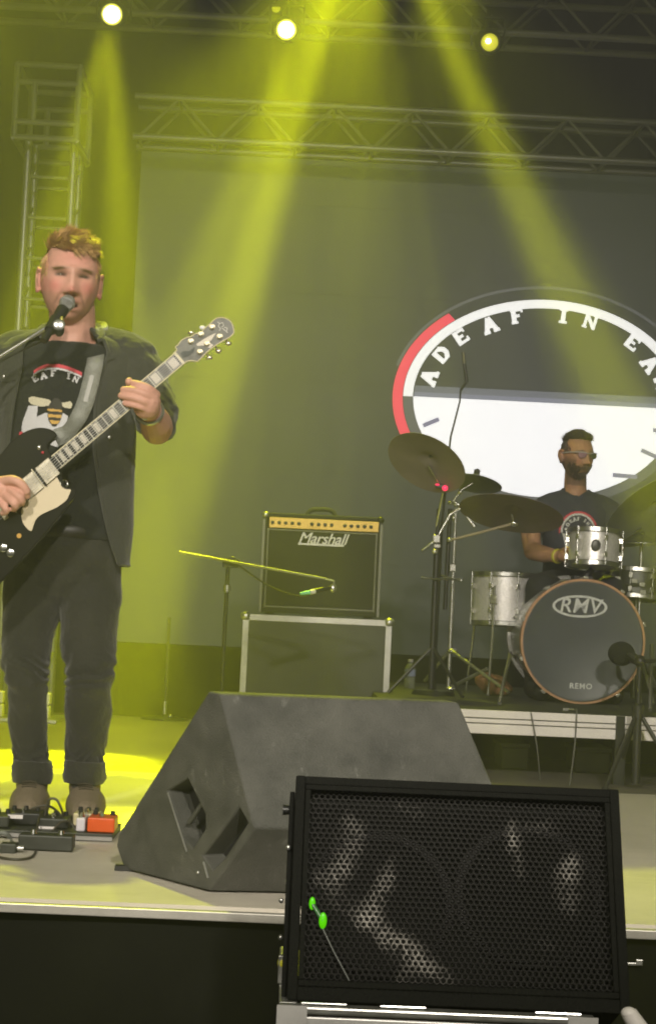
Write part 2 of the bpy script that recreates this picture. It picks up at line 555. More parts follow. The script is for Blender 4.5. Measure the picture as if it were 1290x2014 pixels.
for ch, lx, ly in (('A', 843, 741), ('D', 868, 697), ('E', 906, 662), ('A', 963, 638), ('F', 1016, 621), ('I', 1108, 621),
                   ('N', 1161, 632), ('E', 1244, 673), ('A', 1279, 715), ('R', 1302, 752)):
    p = P(lx, ly, SY - 0.006)
    lx_, lz_ = p.x - EC.x, p.z - EC.z
    V, F = glyph(ch, (lx_, lz_), 29 * k, (lx_ / RX ** 2, lz_ / RZ ** 2))
    Fv_ = []
    VV = []
    for qi, f in enumerate(F):      # strokes lie a hair apart
        for i in f:
            VV.append(EC + Vector((V[i].x, -0.001 - 0.0007 * qi, V[i].y)))
        Fv_.append(tuple(range(len(VV) - len(f), len(VV))))
    mesh('emblem_letter', (VV, Fv_), M_ledr, scr, smooth=False, fixn=False)
for (ax_, ay_, bx_, by_) in ((832, 837, 863, 824), (1205, 934, 1253, 938), (1261, 885, 1300, 903), (1284, 846, 1310, 846), (1120, 955, 1122, 972)):
    a, b = P(ax_, ay_, SY - 0.008), P(bx_, by_, SY - 0.008)
    d = (b - a).normalized()
    n_ = Vector((-d.z, 0, d.x)) * 4.2 * k
    mesh('emblem_tick', ([a + n_, a - n_, b - n_, b + n_], [(0, 1, 2, 3)]), M_ledt, scr, smooth=False, fixn=False)

# ------------------------------------------------------------------ trusses
def truss(label, x0, x1, Y, z, gap, up, pitch, seed, name='truss', phase=0.0):
    t = thing(name, label, 'truss', ((x0 + x1) / 2, Y, z))
    r = 0.019
    for yy in (Y, Y + gap):
        for zz in (z, z + up):
            mesh('chord', tube([(x0, yy, zz), (x1, yy, zz)], r, 10), M_truss, t)
    n = int((x1 - x0) / pitch)
    cnt = 0
    for i in range(n):
        xa = x0 + phase + i * pitch
        xb, xc = xa + pitch / 2, xa + pitch
        if xc > x1: break
        if P(0, 0, Y).x - 0.6 < xb < P(1290, 0, Y).x + 0.6:
            for yy in (Y, Y + gap):
                mesh('brace', join(tube([(xa, yy, z), (xb, yy, z + up)], 0.009, 7), tube([(xb, yy, z + up), (xc, yy, z)], 0.009, 7)), M_truss, t)
            mesh('cross_bar', tube([(xa, Y, z), (xa, Y + gap, z)], 0.009, 7), M_truss, t)
            mesh('cross_bar', tube([(xb, Y, z + up), (xb, Y + gap, z + up)], 0.009, 7), M_truss, t)
    return t
M_truss = mat('truss_metal', (0.20, 0.20, 0.19), 0.4, 0.55, vary=0.15, vscale=12)
TZ1, TZ2 = P(1150, 71, 8.8).z, P(1150, 313, 9.2).z
truss('aluminium box truss along the top of the picture carrying the yellow stage lamps', -4.6, 5.6, 8.8, TZ1, 0.24, 0.24, 0.46, 1, phase=0.07)
truss('lower aluminium box truss above the big screen', P(262, 260, 9.2).x, 5.6, 9.2, TZ2, 0.22, 0.22, 0.42, 2, phase=0.03)
# tower at the left with its sleeve block
TY = 8.75
tw = thing('truss_tower', 'upright truss tower standing behind the singer at the left', 'truss', P(98, 1425, TY))
tw.location.z = FLOOR
bxl, bxr = P(50, 400, TY).x, P(140, 400, TY).x
ztop = P(60, 262, TY).z
for xx in (bxl, bxr):
    for yy in (TY, TY + 0.24):
        mesh('leg', tube([(xx, yy, FLOOR + 0.02), (xx, yy, ztop)], 0.020, 10), M_truss, tw)
for i in range(17):
    z = FLOOR + 0.25 + i * 0.21
    if z + 0.1 > ztop: break
    for yy in (TY, TY + 0.24):
        mesh('rung', tube([(bxl, yy, z), (bxr, yy, z)], 0.009, 7), M_truss, tw)
    s_ = (bxl, bxr) if i % 2 else (bxr, bxl)
    mesh('rung', join(tube([(bxl, TY, z), (bxl, TY + 0.24, z + 0.1)], 0.009, 7), tube([(bxr, TY, z), (bxr, TY + 0.24, z + 0.1)], 0.009, 7)), M_truss, tw)
mesh('base_plate', box((bxl - 0.08, TY - 0.08, FLOOR + 0.001), (bxr + 0.08, TY + 0.32, FLOOR + 0.02)), M_alu, tw, bevel=0.003, smooth=False)
mesh('base_block', join(box((bxr - 0.045, TY - 0.045, FLOOR + 0.02), (bxr + 0.035, TY + 0.03, FLOOR + 0.085)),
                        box((bxr - 0.045, TY - 0.045, FLOOR + 0.09), (bxr + 0.035, TY + 0.03, FLOOR + 0.15))), M_white, tw, bevel=0.006, smooth=False)
mesh('base_block', join(box((bxl - 0.045, TY - 0.045, FLOOR + 0.02), (bxl + 0.035, TY + 0.03, FLOOR + 0.085)),
                        box((bxl - 0.045, TY - 0.045, FLOOR + 0.09), (bxl + 0.035, TY + 0.03, FLOOR + 0.15))), M_white, tw, bevel=0.006, smooth=False)
sb = thing('truss_sleeve', 'square sleeve block of truss tube around the top of the left tower', 'truss', P(80, 200, TY - 0.1))
a, b = P(27, 268, TY - 0.14), P(150, 268, TY - 0.14)
zz0, zz1 = a.z, P(27, 124, TY - 0.14).z
for yy in (TY - 0.14, TY + 0.34):
    for (xa, za, xb, zb) in ((a.x, zz0, b.x, zz0), (a.x, zz1, b.x, zz1), (a.x, zz0, a.x, zz1), (b.x, zz0, b.x, zz1),
                             (a.x, zz0 + 0.08, b.x, zz0 + 0.08), (a.x, zz1 - 0.09, b.x, zz1 - 0.09), (a.x + 0.09, zz0 + 0.08, a.x + 0.09, zz1 - 0.09)):
        mesh('tube', tube([(xa, yy, za), (xb, yy, zb)], 0.016, 8), M_truss, sb)
for xx in (a.x, b.x):
    for zz in (zz0, zz1):
        mesh('tube', tube([(xx, TY - 0.14, zz), (xx, TY + 0.34, zz)], 0.016, 8), M_truss, sb)

# ------------------------------------------------------------------ stage lamps
M_lensw = mat('lamp_lens', (0.9, 0.9, 0.8), 0.3, emit=(1.0, 0.95, 0.06), estr=1.4)
M_bulb = mat('lamp_bulb', (0.9, 0.9, 0.8), 0.3, emit=(1.0, 0.98, 0.72), estr=10)
M_lensy = mat('lamp_lens_dim', (0.6, 0.6, 0.1), 0.3, emit=(0.9, 0.85, 0.05), estr=0.85)
def stage_lamp(c, label, lens, r=0.052, tilt=0.35, core=None):
    c = Vector(c)
    d = Vector((0, -1, -tilt)).normalized()
    t = thing('stage_lamp', label, 'stage light', c, 'stage lamps on the top truss')
    mesh('housing', lathe(c - d * 0.22, d, [(0, 0.0), (0.0, 0.045), (0.03, 0.062), (0.14, 0.07), (0.215, r + 0.010), (0.235, r + 0.012), (0.235, r + 0.002), (0.215, r)], 28), M_blackm, t)
    mesh('lens', lathe(c - d * 0.22, d, [(0.212, r), (0.222, r * 0.8), (0.226, 0.0)], 28), lens, t)
    if not core:
        mesh('bulb', lathe(c - d * 0.22, d, [(0.2265, r * 0.80), (0.231, r * 0.5), (0.233, 0.0)], 28), M_bulb, t)
    if core:
        mesh('bulb', ellipsoid(c + d * 0.008 + Vector((-0.008, 0, 0.006)), 0.013, 0.014, 0.012), core, t)
    zt_ = TZ1 - 0.02
    yk = []
    for sx in (-1, 1):
        yk.append(obox(c - d * 0.1 + Vector((sx * 0.085, 0, 0.05)), EX * 0.004, EY * 0.018, EZ * 0.075))
    yk.append(obox(c - d * 0.1 + Vector((0, 0, 0.125)), EX * 0.089, EY * 0.018, EZ * 0.004))
    mesh('yoke', join(*yk), M_blackm, t, smooth=False)
    top = c - d * 0.1 + Vector((0, 0, 0.125))
    mesh('clamp', join(tube([top, (top.x, top.y, max(zt_ + 0.05, top.z + 0.04))], 0.012, 8),
                       tube([(top.x - 0.025, 8.8, TZ1), (top.x + 0.025, 8.8, TZ1)], 0.03, 12),
                       tube([(top.x, top.y, max(zt_ + 0.05, top.z + 0.04)), (top.x, 8.8, TZ1)], 0.012, 8)), M_blackm, t)
    return t
stage_lamp(LA, 'brilliant white-yellow stage lamp at the top left, straight above the singer', M_lensw)
stage_lamp(LB, 'brilliant white-yellow stage lamp at the top, second of the three from the left', M_lensw, 0.050)
stage_lamp(LC, 'dimmer yellow stage lamp at the top right with a small bright core', M_lensy, 0.043, core=M_bulb)
fx = thing('spare_lamp', 'small unlit black lamp box hanging just above the middle stage lamp', 'stage light', P(545, 18, 8.9))
c = P(543, 22, 8.75)
mesh('housing', obox(c, EX * 0.035, EY * 0.05, EZ * 0.03), M_blackm, fx, bevel=0.008, smooth=False)
mesh('lens', lathe(c + Vector((0, -0.05, 0)), (0, -1, 0), [(0, 0.022), (0.008, 0.016), (0.01, 0)], 16), mat('glass_glint', (0.5, 0.5, 0.1), 0.2, emit=(0.6, 0.6, 0.02), estr=0.8), fx)  # the unlit lens glows to stand for a yellow glint
mesh('bracket', tube([c, (c.x, 8.8, TZ1 + 0.24)], 0.008, 8), M_blackm, fx)
# ================================================================== DRUM RISER
RY = 6.76
RT = FLOOR + 0.27                                  # top of the riser
M_carpet = mat('dark_carpet', (0.035, 0.036, 0.032), 0.95, vary=0.3, vscale=9, bump=0.4, bscale=120)
rx0 = P(760, 1400, RY).x
rx1 = 4.4
rs = thing('drum_riser', 'low dark-topped drum riser with a white ribbed front edge', 'platform', ((rx0 + rx1) / 2, RY, FLOOR))
mesh('deck', box((rx0, RY + 0.02, RT - 0.04), (rx1, RY + 2.35, RT)), M_carpet, rs, smooth=False)
fz = RT + 0.001
for (za, zb, yy) in ((0, 0.030, 0), (0.034, 0.050, 0.004), (0.054, 0.092, 0)):
    mesh('fascia', box((rx0, RY + yy, fz - zb), (rx1, RY + 0.019, fz - za)), M_white, rs, smooth=False, bevel=0.002)
mesh('fascia_back', box((rx0, RY + 0.0195, fz - 0.092), (rx1, RY + 0.024, fz - 0.042)), mat('dark_gap', (0.2, 0.17, 0.17), 0.7), rs, smooth=False)
for px_ in (790, 1217, 1480):
    x = P(px_, 1480, RY + 0.05).x
    mesh('leg', box((x - 0.022, RY + 0.03, FLOOR), (x + 0.022, RY + 0.075, fz - 0.094)), M_blackm, rs, smooth=False)
    mesh('leg', box((x - 0.022, RY + 2.2, FLOOR), (x + 0.022, RY + 2.245, fz - 0.094)), M_blackm, rs, smooth=False)
mesh('bracket', box((P(1211, 1420, RY).x, RY - 0.012, fz - 0.14), (P(1228, 1420, RY).x, RY - 0.001, fz - 0.0)), M_blackm, rs, smooth=False)
mesh('under_panel', box((rx0, RY + 1.1, FLOOR), (rx1, RY + 1.12, fz - 0.094)), M_black, rs, smooth=False)
M_grey = mat('grey_plastic', (0.14, 0.15, 0.14), 0.55, vary=0.2, vscale=10)
for (x0, y0, x1, y1, Y, lb) in ((985, 1470, 1040, 1490, 7.3, 'grey box lying flat under the left part of the drum riser'),
                                (1130, 1478, 1200, 1500, 7.25, 'long grey box lying under the middle of the drum riser')):
    a, b = P(x0, y1 + 22, Y), P(x1, y0, Y)
    t = thing('storage_box', lb, 'box', ((a.x + b.x) / 2, Y, FLOOR), 'boxes under the riser')
    hh = 0.09
    mesh('case', box((a.x, Y, FLOOR), (b.x, Y + 0.25, FLOOR + hh)), M_grey, t, bevel=0.008, smooth=False)
    mesh('lid', box((a.x - 0.006, Y - 0.006, FLOOR + hh), (b.x + 0.006, Y + 0.256, FLOOR + hh + 0.018)), M_grey, t, bevel=0.004, smooth=False)
# thin cables hanging over the riser front
for j, (x0, y0, x1, y1) in enumerate(((1044, 1405, 1062, 1535), (1133, 1400, 1120, 1545))):
    pts = smooth_path([P(x0, y0, RY + 0.03) + Vector((0, 0, 0.008)), P(x0 + 1, y0 + 3, RY - 0.006), P((x0 + x1) / 2 + 3, (y0 + y1) / 2, RY - 0.012), PZ(x1, y1, FLOOR + 0.004)], 6)
    mesh('cable', tube(pts, 0.0028, 6), mat('cable_grey', (0.12, 0.12, 0.11), 0.6), cat='cable',
         label=('thin cable hanging over the riser edge left of the bass drum logo', 'thin cable hanging over the riser edge below the bass drum')[j])

# ================================================================== AMPLIFIER ON ITS ROAD CASE
AY = 7.9
M_tolex = mat('tolex', (0.022, 0.023, 0.02), 0.6, vary=0.2, vscale=20, bump=0.5, bscale=350)
M_grille = mat('amp_grille', (0.035, 0.036, 0.03), 0.85, vary=0.25, vscale=3, bump=0.6, bscale=500)
M_pipe = mat('amp_piping', (0.2, 0.2, 0.17), 0.5)
M_gold = mat('gold_panel', (0.62, 0.42, 0.10), 0.35, 0.4, vary=0.1, vscale=20)
cl, cr_ = P(478, 1213, AY).x, P(771, 1224, AY).x
cz = P(625, 1214, AY).z
case = thing('flight_case', 'tall dark flight case with silver edging under the guitar amplifier', 'case', ((cl + cr_) / 2, AY, FLOOR))
cd = 0.5
mesh('panel', box((cl + 0.004, AY + 0.004, FLOOR + 0.03), (cr_ - 0.004, AY + cd, cz - 0.004)), mat('case_panel', (0.075, 0.078, 0.07), 0.7, vary=0.18, vscale=5, bump=0.2, bscale=200), case, smooth=False)
t_ = 0.028
M_edge = mat('case_edge', (0.62, 0.61, 0.60), 0.35, 0.35, vary=0.08, vscale=14)
for q in (box((cl + t_, AY - 0.002, cz - t_), (cr_ - t_, AY + 0.01, cz)), box((cl, AY - 0.002, FLOOR + 0.03), (cl + t_, AY + 0.01, cz)),
          box((cr_ - t_, AY - 0.002, FLOOR + 0.03), (cr_, AY + 0.01, cz)), box((cl + t_, AY - 0.002, FLOOR + 0.03), (cr_ - t_, AY + 0.01, FLOOR + 0.058)),
          box((cl - 0.002, AY + 0.0105, cz - t_), (cl + 0.006, AY + cd, cz + 0.001)), box((cr_ - 0.006, AY + 0.0105, cz - t_), (cr_ + 0.002, AY + cd, cz + 0.001))):
    mesh('edging', q, M_edge, case, smooth=False, bevel=0.0015)
for xx in (cl + 0.012, cr_ - 0.012):
    mesh('corner_ball', ellipsoid((xx, AY + 0.008, cz - 0.010), 0.024, 0.02, 0.022), M_alu, case)
for xx in (cl + 0.07, cr_ - 0.07):
    for yy in (AY + 0.07, AY + cd - 0.07):
        mesh('castor', lathe((xx - 0.012, yy, FLOOR + 0.018), (1, 0, 0), [(0, 0), (0, 0.017), (0.024, 0.017), (0.024, 0)], 16), M_rubber, case)
al, ar = P(513, 1105, AY).x, P(750, 1110, AY).x
az0, az1 = cz + 0.012, P(635, 1013, AY).z
amp = thing('guitar_amp', 'black combo guitar amplifier with gold control panel on the flight case', 'amplifier', ((al + ar) / 2, AY, cz))
f = 0.022
mesh('cabinet', join(box((al, AY, az0), (al + f, AY + 0.26, az1)), box((ar - f, AY, az0), (ar, AY + 0.26, az1)),
                     box((al + f, AY, az1 - f), (ar - f, AY + 0.26, az1)), box((al + f, AY, az0), (ar - f, AY + 0.26, az0 + f)),
                     box((al + f, AY + 0.03, az0 + f), (ar - f, AY + 0.26, az1 - f))), M_tolex, amp, smooth=False, bevel=0.004)
pz1 = az1 - 0.020
pz0 = pz1 - 0.048
mesh('grille_cloth', box((al + f + 0.002, AY + 0.012, az0 + f + 0.002), (ar - f - 0.002, AY + 0.028, pz0 - 0.006)), M_grille, amp, smooth=False)
g_ = 0.0045
for q in ([(al + f, pz0 - 0.008), (ar - f, pz0 - 0.008)], [(al + f, az0 + f + g_), (ar - f, az0 + f + g_)], [(al + f + g_, az0 + f), (al + f + g_, pz0 - 0.008)], [(ar - f - g_, az0 + f), (ar - f - g_, pz0 - 0.008)]):
    mesh('piping', tube([(q[0][0], AY + 0.008, q[0][1]), (q[1][0], AY + 0.008, q[1][1])], g_, 8), M_pipe, amp)
for xa_ in (al + 0.001, ar - 0.012):
    mesh('front_border', box((xa_, AY - 0.003, az0), (xa_ + 0.011, AY, az1 - 0.03)), M_pipe, amp, smooth=False)
mesh('control_panel', box((al + 0.03, AY - 0.004, pz0), (ar - 0.02, AY + 0.01, pz1)), M_gold, amp, smooth=False, bevel=0.002)
for i in range(16):
    if i in (5, 10): continue
    x = al + 0.045 + i * (ar - al - 0.085) / 15.5
    mesh('knob', lathe((x, AY - 0.004, (pz0 + pz1) / 2), (0, -1, 0), [(0, 0.0085), (0.010, 0.008), (0.012, 0.006), (0.012, 0)], 14), M_blackm, amp)
lg = text2d('Marshall', 0.070, 0.35, 0.0008, 0.95)
lc = P(634, 1062, AY - 0.002)
mesh('name_plate', join(on_plane(lg, (lc.x, AY + 0.006, lc.z + 0.004), EX, EZ), ),
     mat('logo_white', (0.75, 0.75, 0.70), 0.4), amp, smooth=False, fixn=False, solid=0.002)
mesh('name_bar', box((lc.x - 0.110, AY + 0.007, lc.z - 0.027), (lc.x + 0.100, AY + 0.010, lc.z - 0.018)), mat('logo_white', (0.75, 0.75, 0.70), 0.4), amp, smooth=False)
mesh('handle', tube(smooth_path([(lc.x - 0.075, AY + 0.12, az1 + 0.002), (lc.x - 0.05, AY + 0.12, az1 + 0.028), (lc.x + 0.03, AY + 0.12, az1 + 0.03), (lc.x + 0.06, AY + 0.12, az1 + 0.002)], 5), (0.010), 8), M_rubber, amp)
for xx in (al + 0.012, ar - 0.012):
    mesh('corner', ellipsoid((xx, AY + 0.012, az1 - 0.010), 0.018, 0.018, 0.016), M_alu if xx < 0 else M_blackm, amp)
for xx in (al + 0.05, ar - 0.05):
    mesh('foot', box((xx - 0.02, AY + 0.03, cz + 0.001), (xx + 0.02, AY + 0.07, az0)), M_rubber, amp, smooth=False)

# ================================================================== MIC STAND HELPERS
M_stand = mat('stand_black', (0.03, 0.03, 0.03), 0.4, 0.3)
M_steel = mat('steel', (0.6, 0.6, 0.58), 0.3, 0.9)
def tripod(t, base, h, spread, m_, r=0.008, legs=3, rot=0.4, hub=0.16, foot=True, thick=0.008):
    base = Vector(base)
    mesh('pole', tube([base + EZ * 0.03, base + EZ * h], r, 10), m_, t)
    hb = base + EZ * hub
    mesh('hub', lathe(base + EZ * (hub - 0.03), (0, 0, 1), [(0, r), (0, r * 2.3), (0.05, r * 2.3), (0.06, r * 1.3)], 14), m_, t)
    for i in range(legs):
        a = rot + i * 2 * PI / legs
        d = Vector((math.cos(a), math.sin(a), 0))
        e = base + d * spread + EZ * 0.008
        lg_ = mesh('leg', tube([hb, e], thick, 8), m_, t)
        if foot:
            mesh('rubber_foot', ellipsoid(e, thick * 1.6, thick * 1.6, thick * 1.1, 10, 6), M_rubber, lg_)
# boom stand in front of the amplifier, bar caught by the yellow light
by_ = 7.15
M_ybar = mat('boom_bar', (0.22, 0.22, 0.18), 0.45, 0.4)
bp = P(448, 1120, by_)
bs = thing('microphone_stand', 'thin boom microphone stand whose bar slants down across the amplifier', 'microphone stand', (bp.x - 0.06, by_, FLOOR))
bx_ = bp.x
mesh('pole', tube([(bx_, by_, FLOOR + 0.012), (bx_, by_, P(448, 1110, by_).z)], 0.0085, 10), M_stand, bs)
mesh('collar', lathe(P(446, 1165, by_), (0, 0, 1), [(0, 0.009), (0, 0.015), (0.03, 0.015), (0.03, 0.009)], 14), M_steel, bs)
mesh('swivel', join(lathe(P(456, 1106, by_) + Vector((0, 0.03, 0)), (0, -1, 0), [(0, 0), (0, 0.024), (0.045, 0.024), (0.045, 0)], 16),
                    obox(P(454, 1108, by_), EX * 0.034, EY * 0.012, EZ * 0.018)), M_stand, bs, bevel=0.002)
mesh('boom', tube([P(352, 1086, by_), P(640, 1139, by_ - 0.12)], 0.0055, 8), M_ybar, bs)
mesh('base', lathe((bx_, by_, FLOOR + 0.001), (0, 0, 1), [(0, 0), (0, 0.13), (0.012, 0.125), (0.02, 0.02), (0.03, 0.01)], 28), M_blackm, bs)
mc = thing('microphone', 'small microphone with a pale green band hanging in front of the amplifier', 'microphone', P(655, 1155, by_ - 0.12))
mesh('clip', join(ellipsoid(P(655, 1157, by_ - 0.12), 0.014, 0.012, 0.018), tube([P(640, 1139, by_ - 0.12), P(657, 1143, by_ - 0.12), P(656, 1155, by_ - 0.12)], 0.004, 8)), M_steel, mc)
mesh('body', tube([P(650, 1156, by_ - 0.12), P(618, 1163, by_ - 0.15)], [0.008, 0.011], 12), M_stand, mc)
mesh('band', tube([P(620, 1163, by_ - 0.15), P(610, 1165, by_ - 0.155)], [0.0105, 0.0105], 12), mat('pale_band', (0.6, 0.6, 0.55), 0.4), mc)
mesh('grille', tube([P(609, 1165, by_ - 0.155), P(590, 1168, by_ - 0.165)], [0.0095, 0.006], 12), mat('green_band', (0.25, 0.7, 0.42), 0.4), mc)
# cable sagging from that boom
mesh('cable', tube(smooth_path([P(470, 1112, by_), P(525, 1150, by_ - 0.01), P(590, 1172, by_ - 0.06), P(640, 1160, by_ - 0.11)], 6), 0.0045, 6), M_stand, cat='cable',
     label='black cable sagging below the boom in front of the amplifier')
# round-base stand further left
b2 = PZ(323, 1416, FLOOR)
s2 = thing('microphone_stand', 'short straight stand with a flat round base left of the amplifier', 'microphone stand', b2)
mesh('pole', tube([b2 + EZ * 0.01, b2 + EZ * 0.55], 0.008, 10), M_stand, s2)
mesh('sleeve', tube([b2 + EZ * 0.02, b2 + EZ * 0.10], 0.011, 10), M_steel, s2)
mesh('base', lathe(b2 + EZ * 0.001, (0, 0, 1), [(0, 0), (0, 0.13), (0.01, 0.125), (0.017, 0.03), (0.03, 0.01)], 28), M_blackm, s2)
mesh('knob', ellipsoid(b2 + Vector((0.032, -0.02, 0.022)), 0.012, 0.012, 0.01), M_steel, s2)

# ================================================================== KICK DRUM MIC STAND in front of the riser
kb = PZ(1249, 1552, FLOOR)
ks = thing('microphone_stand', 'short black tripod microphone stand in front of the bass drum', 'microphone stand', kb)
kz = P(1244, 1300, kb.y).z - FLOOR
tripod(ks, kb, kz, 0.19, M_stand, 0.010, rot=-2.4, hub=0.30, thick=0.0085)
mesh('shaft', tube([kb + EZ * 0.02, kb + EZ * 0.33], 0.016, 12), M_stand, ks)
mesh('swivel', ellipsoid(kb + EZ * kz, 0.022, 0.026, 0.024), M_stand, ks)
kt = P(1222, 1286, 7.35)
mesh('boom', tube([kb + EZ * kz + Vector((0.10, -0.12, 0.01)), kb + EZ * kz, kt + Vector((0.02, -0.05, 0))], 0.008, 8), M_stand, ks)
km = thing('microphone', 'dark round-headed microphone in front of the bass drum skin', 'microphone', kt)
mesh('body', tube([kt + Vector((0.07, -0.06, -0.03)), kt + Vector((0.015, -0.01, 0))], [0.02, 0.026], 14), M_stand, km)
mesh('foam_head', ellipsoid(kt, 0.058, 0.052, 0.052, 20, 14), mat('foam', (0.012, 0.013, 0.012), 1.0, bump=0.6, bscale=150), km)

# ================================================================== DRUMS
M_shell = mat('silver_shell', (0.55, 0.55, 0.54), 0.34, 0.5, vary=0.25, vscale=120)
M_wood = mat('copper_hoop', (0.50, 0.29, 0.16), 0.4, 0.35, vary=0.15, vscale=30)
M_skin = mat('drum_skin_dark', (0.085, 0.095, 0.10), 0.42, vary=0.12, vscale=5)
M_skinw = mat('drum_skin_white', (0.7, 0.7, 0.68), 0.5)
M_lug = mat('lug', (0.75, 0.74, 0.70), 0.22, 0.9)
M_hoop = mat('chrome_hoop', (0.62, 0.62, 0.6), 0.25, 0.95)
BF = P(1146, 1262, 7.6)
BR_ = P(1113, 1250, 8.02)
ax = (BR_ - BF)
L_ = ax.length
ax.normalize()
bd = thing('bass_drum', 'large bass drum with black front skin, copper hoop and oval logo', 'drum', (BF.x, BF.y, RT))
mesh('shell', lathe(BF, ax, [(0.03, 0.262), (L_ - 0.03, 0.262)], 64), M_shell, bd)
mesh('hoop', lathe(BF, ax, [(-0.006, 0.266), (-0.006, 0.276), (0.034, 0.276), (0.034, 0.264)], 72), M_wood, bd, label='copper front hoop')
mesh('hoop', lathe(BF, ax, [(L_ - 0.034, 0.263), (L_ - 0.034, 0.279), (L_ + 0.006, 0.279), (L_ + 0.006, 0.262)], 72), mat('pale_hoop', (0.62, 0.61, 0.6), 0.4, 0.3), bd, label='pale rear hoop')
hd = mesh('front_skin', lathe(BF, ax, [(0.0, 0.2655), (-0.001, 0.260), (0.004, 0.25), (0.004, 0.0)], 72), M_skin, bd)
mesh('rear_skin', lathe(BF, ax, [(L_, 0.262), (L_, 0.0)], 48), M_skinw, bd)
up_ = (EZ - ax * EZ.dot(ax)).normalized()
rt_ = (-ax).cross(up_).normalized()
if rt_.x < 0: rt_ = -rt_
lo = P(1140, 1193, 7.6)
lo = lo - ax * (lo - BF).dot(ax)
s_ = 7.6 / FPX
M_logo = mat('logo_print', (0.62, 0.64, 0.62), 0.5)
mesh('logo', on_plane(disc_ring(0, 0, 49 * s_, 17.5 * s_, 54.5 * s_, 22 * s_, 0, 360), lo - ax * 0.0012 + ax * 0.004, rt_, up_), M_logo, hd, smooth=False, fixn=False)
tx = text2d('RMV', 40 * s_, 0.18, 0.0012, 1.08)
mesh('logo', on_plane(tx, lo - ax * 0.0014 + ax * 0.004, rt_, up_), M_logo, hd, smooth=False, fixn=False)
lo2 = P(1143, 1351, 7.6)
lo2 = lo2 - ax * (lo2 - BF).dot(ax)
tx = text2d('REMO', 15 * s_, 0, 0.001, 1.2)
mesh('logo', on_plane(tx, lo2 - ax * 0.0014 + ax * 0.004, rt_, up_), M_logo, hd, smooth=False, fixn=False)
for i in range(10):
    a = 2 * PI * (i + 0.5) / 10
    d = rt_ * math.cos(a) + up_ * math.sin(a)
    p = BF + d * 0.268 + ax * 0.10
    mesh('lug', join(obox(p, d * 0.012, d.cross(ax) * 0.009, ax * 0.03), tube([p + d * 0.012 + ax * 0.02, BF + d * 0.287 - ax * 0.004], 0.0035, 8)), M_lug, bd, bevel=0.002)
    mesh('claw', obox(BF + d * 0.282 + ax * 0.006, d * 0.006, d.cross(ax) * 0.011, ax * 0.016), M_lug, bd, bevel=0.002)
    p2 = BF + d * 0.268 + ax * (L_ - 0.10)
    mesh('lug', obox(p2, d * 0.012, d.cross(ax) * 0.009, ax * 0.03), M_lug, bd, bevel=0.002)
mesh('spur', tube([P(1003, 1288, 7.75), P(993, 1330, 7.68), PZ(982, 1384, RT + 0.01)], [0.010, 0.009, 0.008], 10), M_hoop, bd)
mesh('spur', tube([P(1282, 1268, 7.75), P(1280, 1320, 7.66), PZ(1279, 1398, RT + 0.01)], [0.010, 0.009, 0.008], 10), M_hoop, bd)

def drum(name, label, c, R, h, axis, nl=8, shell=None, skin=None, group=None, lugs2=True, cat='drum'):
    c = Vector(c); ax = Vector(axis).normalized()
    t = thing(name, label, cat, c, group)
    mesh('shell', lathe(c, ax, [(-h / 2, R), (h / 2, R)], 48), shell or M_shell, t)
    for sg in (-1, 1):
        mesh('hoop', lathe(c, ax * sg, [(h / 2 - 0.016, R + 0.002), (h / 2 - 0.016, R + 0.010), (h / 2 - 0.013, R + 0.007), (h / 2 + 0.004, R + 0.007), (h / 2 + 0.006, R + 0.012), (h / 2 + 0.006, R + 0.004), (h / 2, R + 0.002)], 56), M_hoop, t)
        mesh('skin', lathe(c, ax * sg, [(h / 2 - 0.002, R + 0.003), (h / 2, R - 0.005), (h / 2, 0)], 48), skin or M_skinw, t)
    ref = Vector((1, 0, 0)) if abs(ax.x) < 0.8 else Vector((0, 1, 0))
    nx = ax.cross(ref).normalized(); ny = ax.cross(nx)
    for i in range(nl):
        a = 2 * PI * i / nl + 0.25
        d = nx * math.cos(a) + ny * math.sin(a)
        for sg in ((-1, 1) if lugs2 else (0,)):
            p = c + d * (R + 0.008) + ax * (sg * h * 0.24)
            mesh('lug', obox(p, d * 0.009, d.cross(ax) * 0.0085, ax * 0.013), M_lug, t, bevel=0.002)
        mesh('tension_rod', tube([c + d * (R + 0.014) + ax * (h / 2 + 0.005), c + d * (R + 0.014) - ax * (h / 2 + 0.005)], 0.0025, 6), M_hoop, t)
    return t
# rack tom over the bass drum
rc = P(1168, 1080, 7.78)
M_spk = mat('sparkle', (0.72, 0.70, 0.69), 0.34, 0.4, vary=0.35, vscale=160)
rt1 = drum('rack_tom', 'small silver sparkle tom mounted over the bass drum in front of the drummer', rc, 0.113, 0.16, (0.03, 0.10, 1), 6, M_spk)
mesh('badge', ellipsoid(rc + Vector((-0.012, -0.113, 0.012)), 0.022, 0.006, 0.028), mat('badge', (0.10, 0.10, 0.09), 0.4, 0.5), rt1)
mesh('mount', join(tube([rc + Vector((0.0, 0.02, -0.09)), (BF.x + 0.02, 7.8, BF.z + 0.27)], 0.016, 12), obox((BF.x + 0.02, 7.8, BF.z + 0.275), EX * 0.045, EY * 0.04, EZ * 0.018)), M_stand, rt1, bevel=0.003)
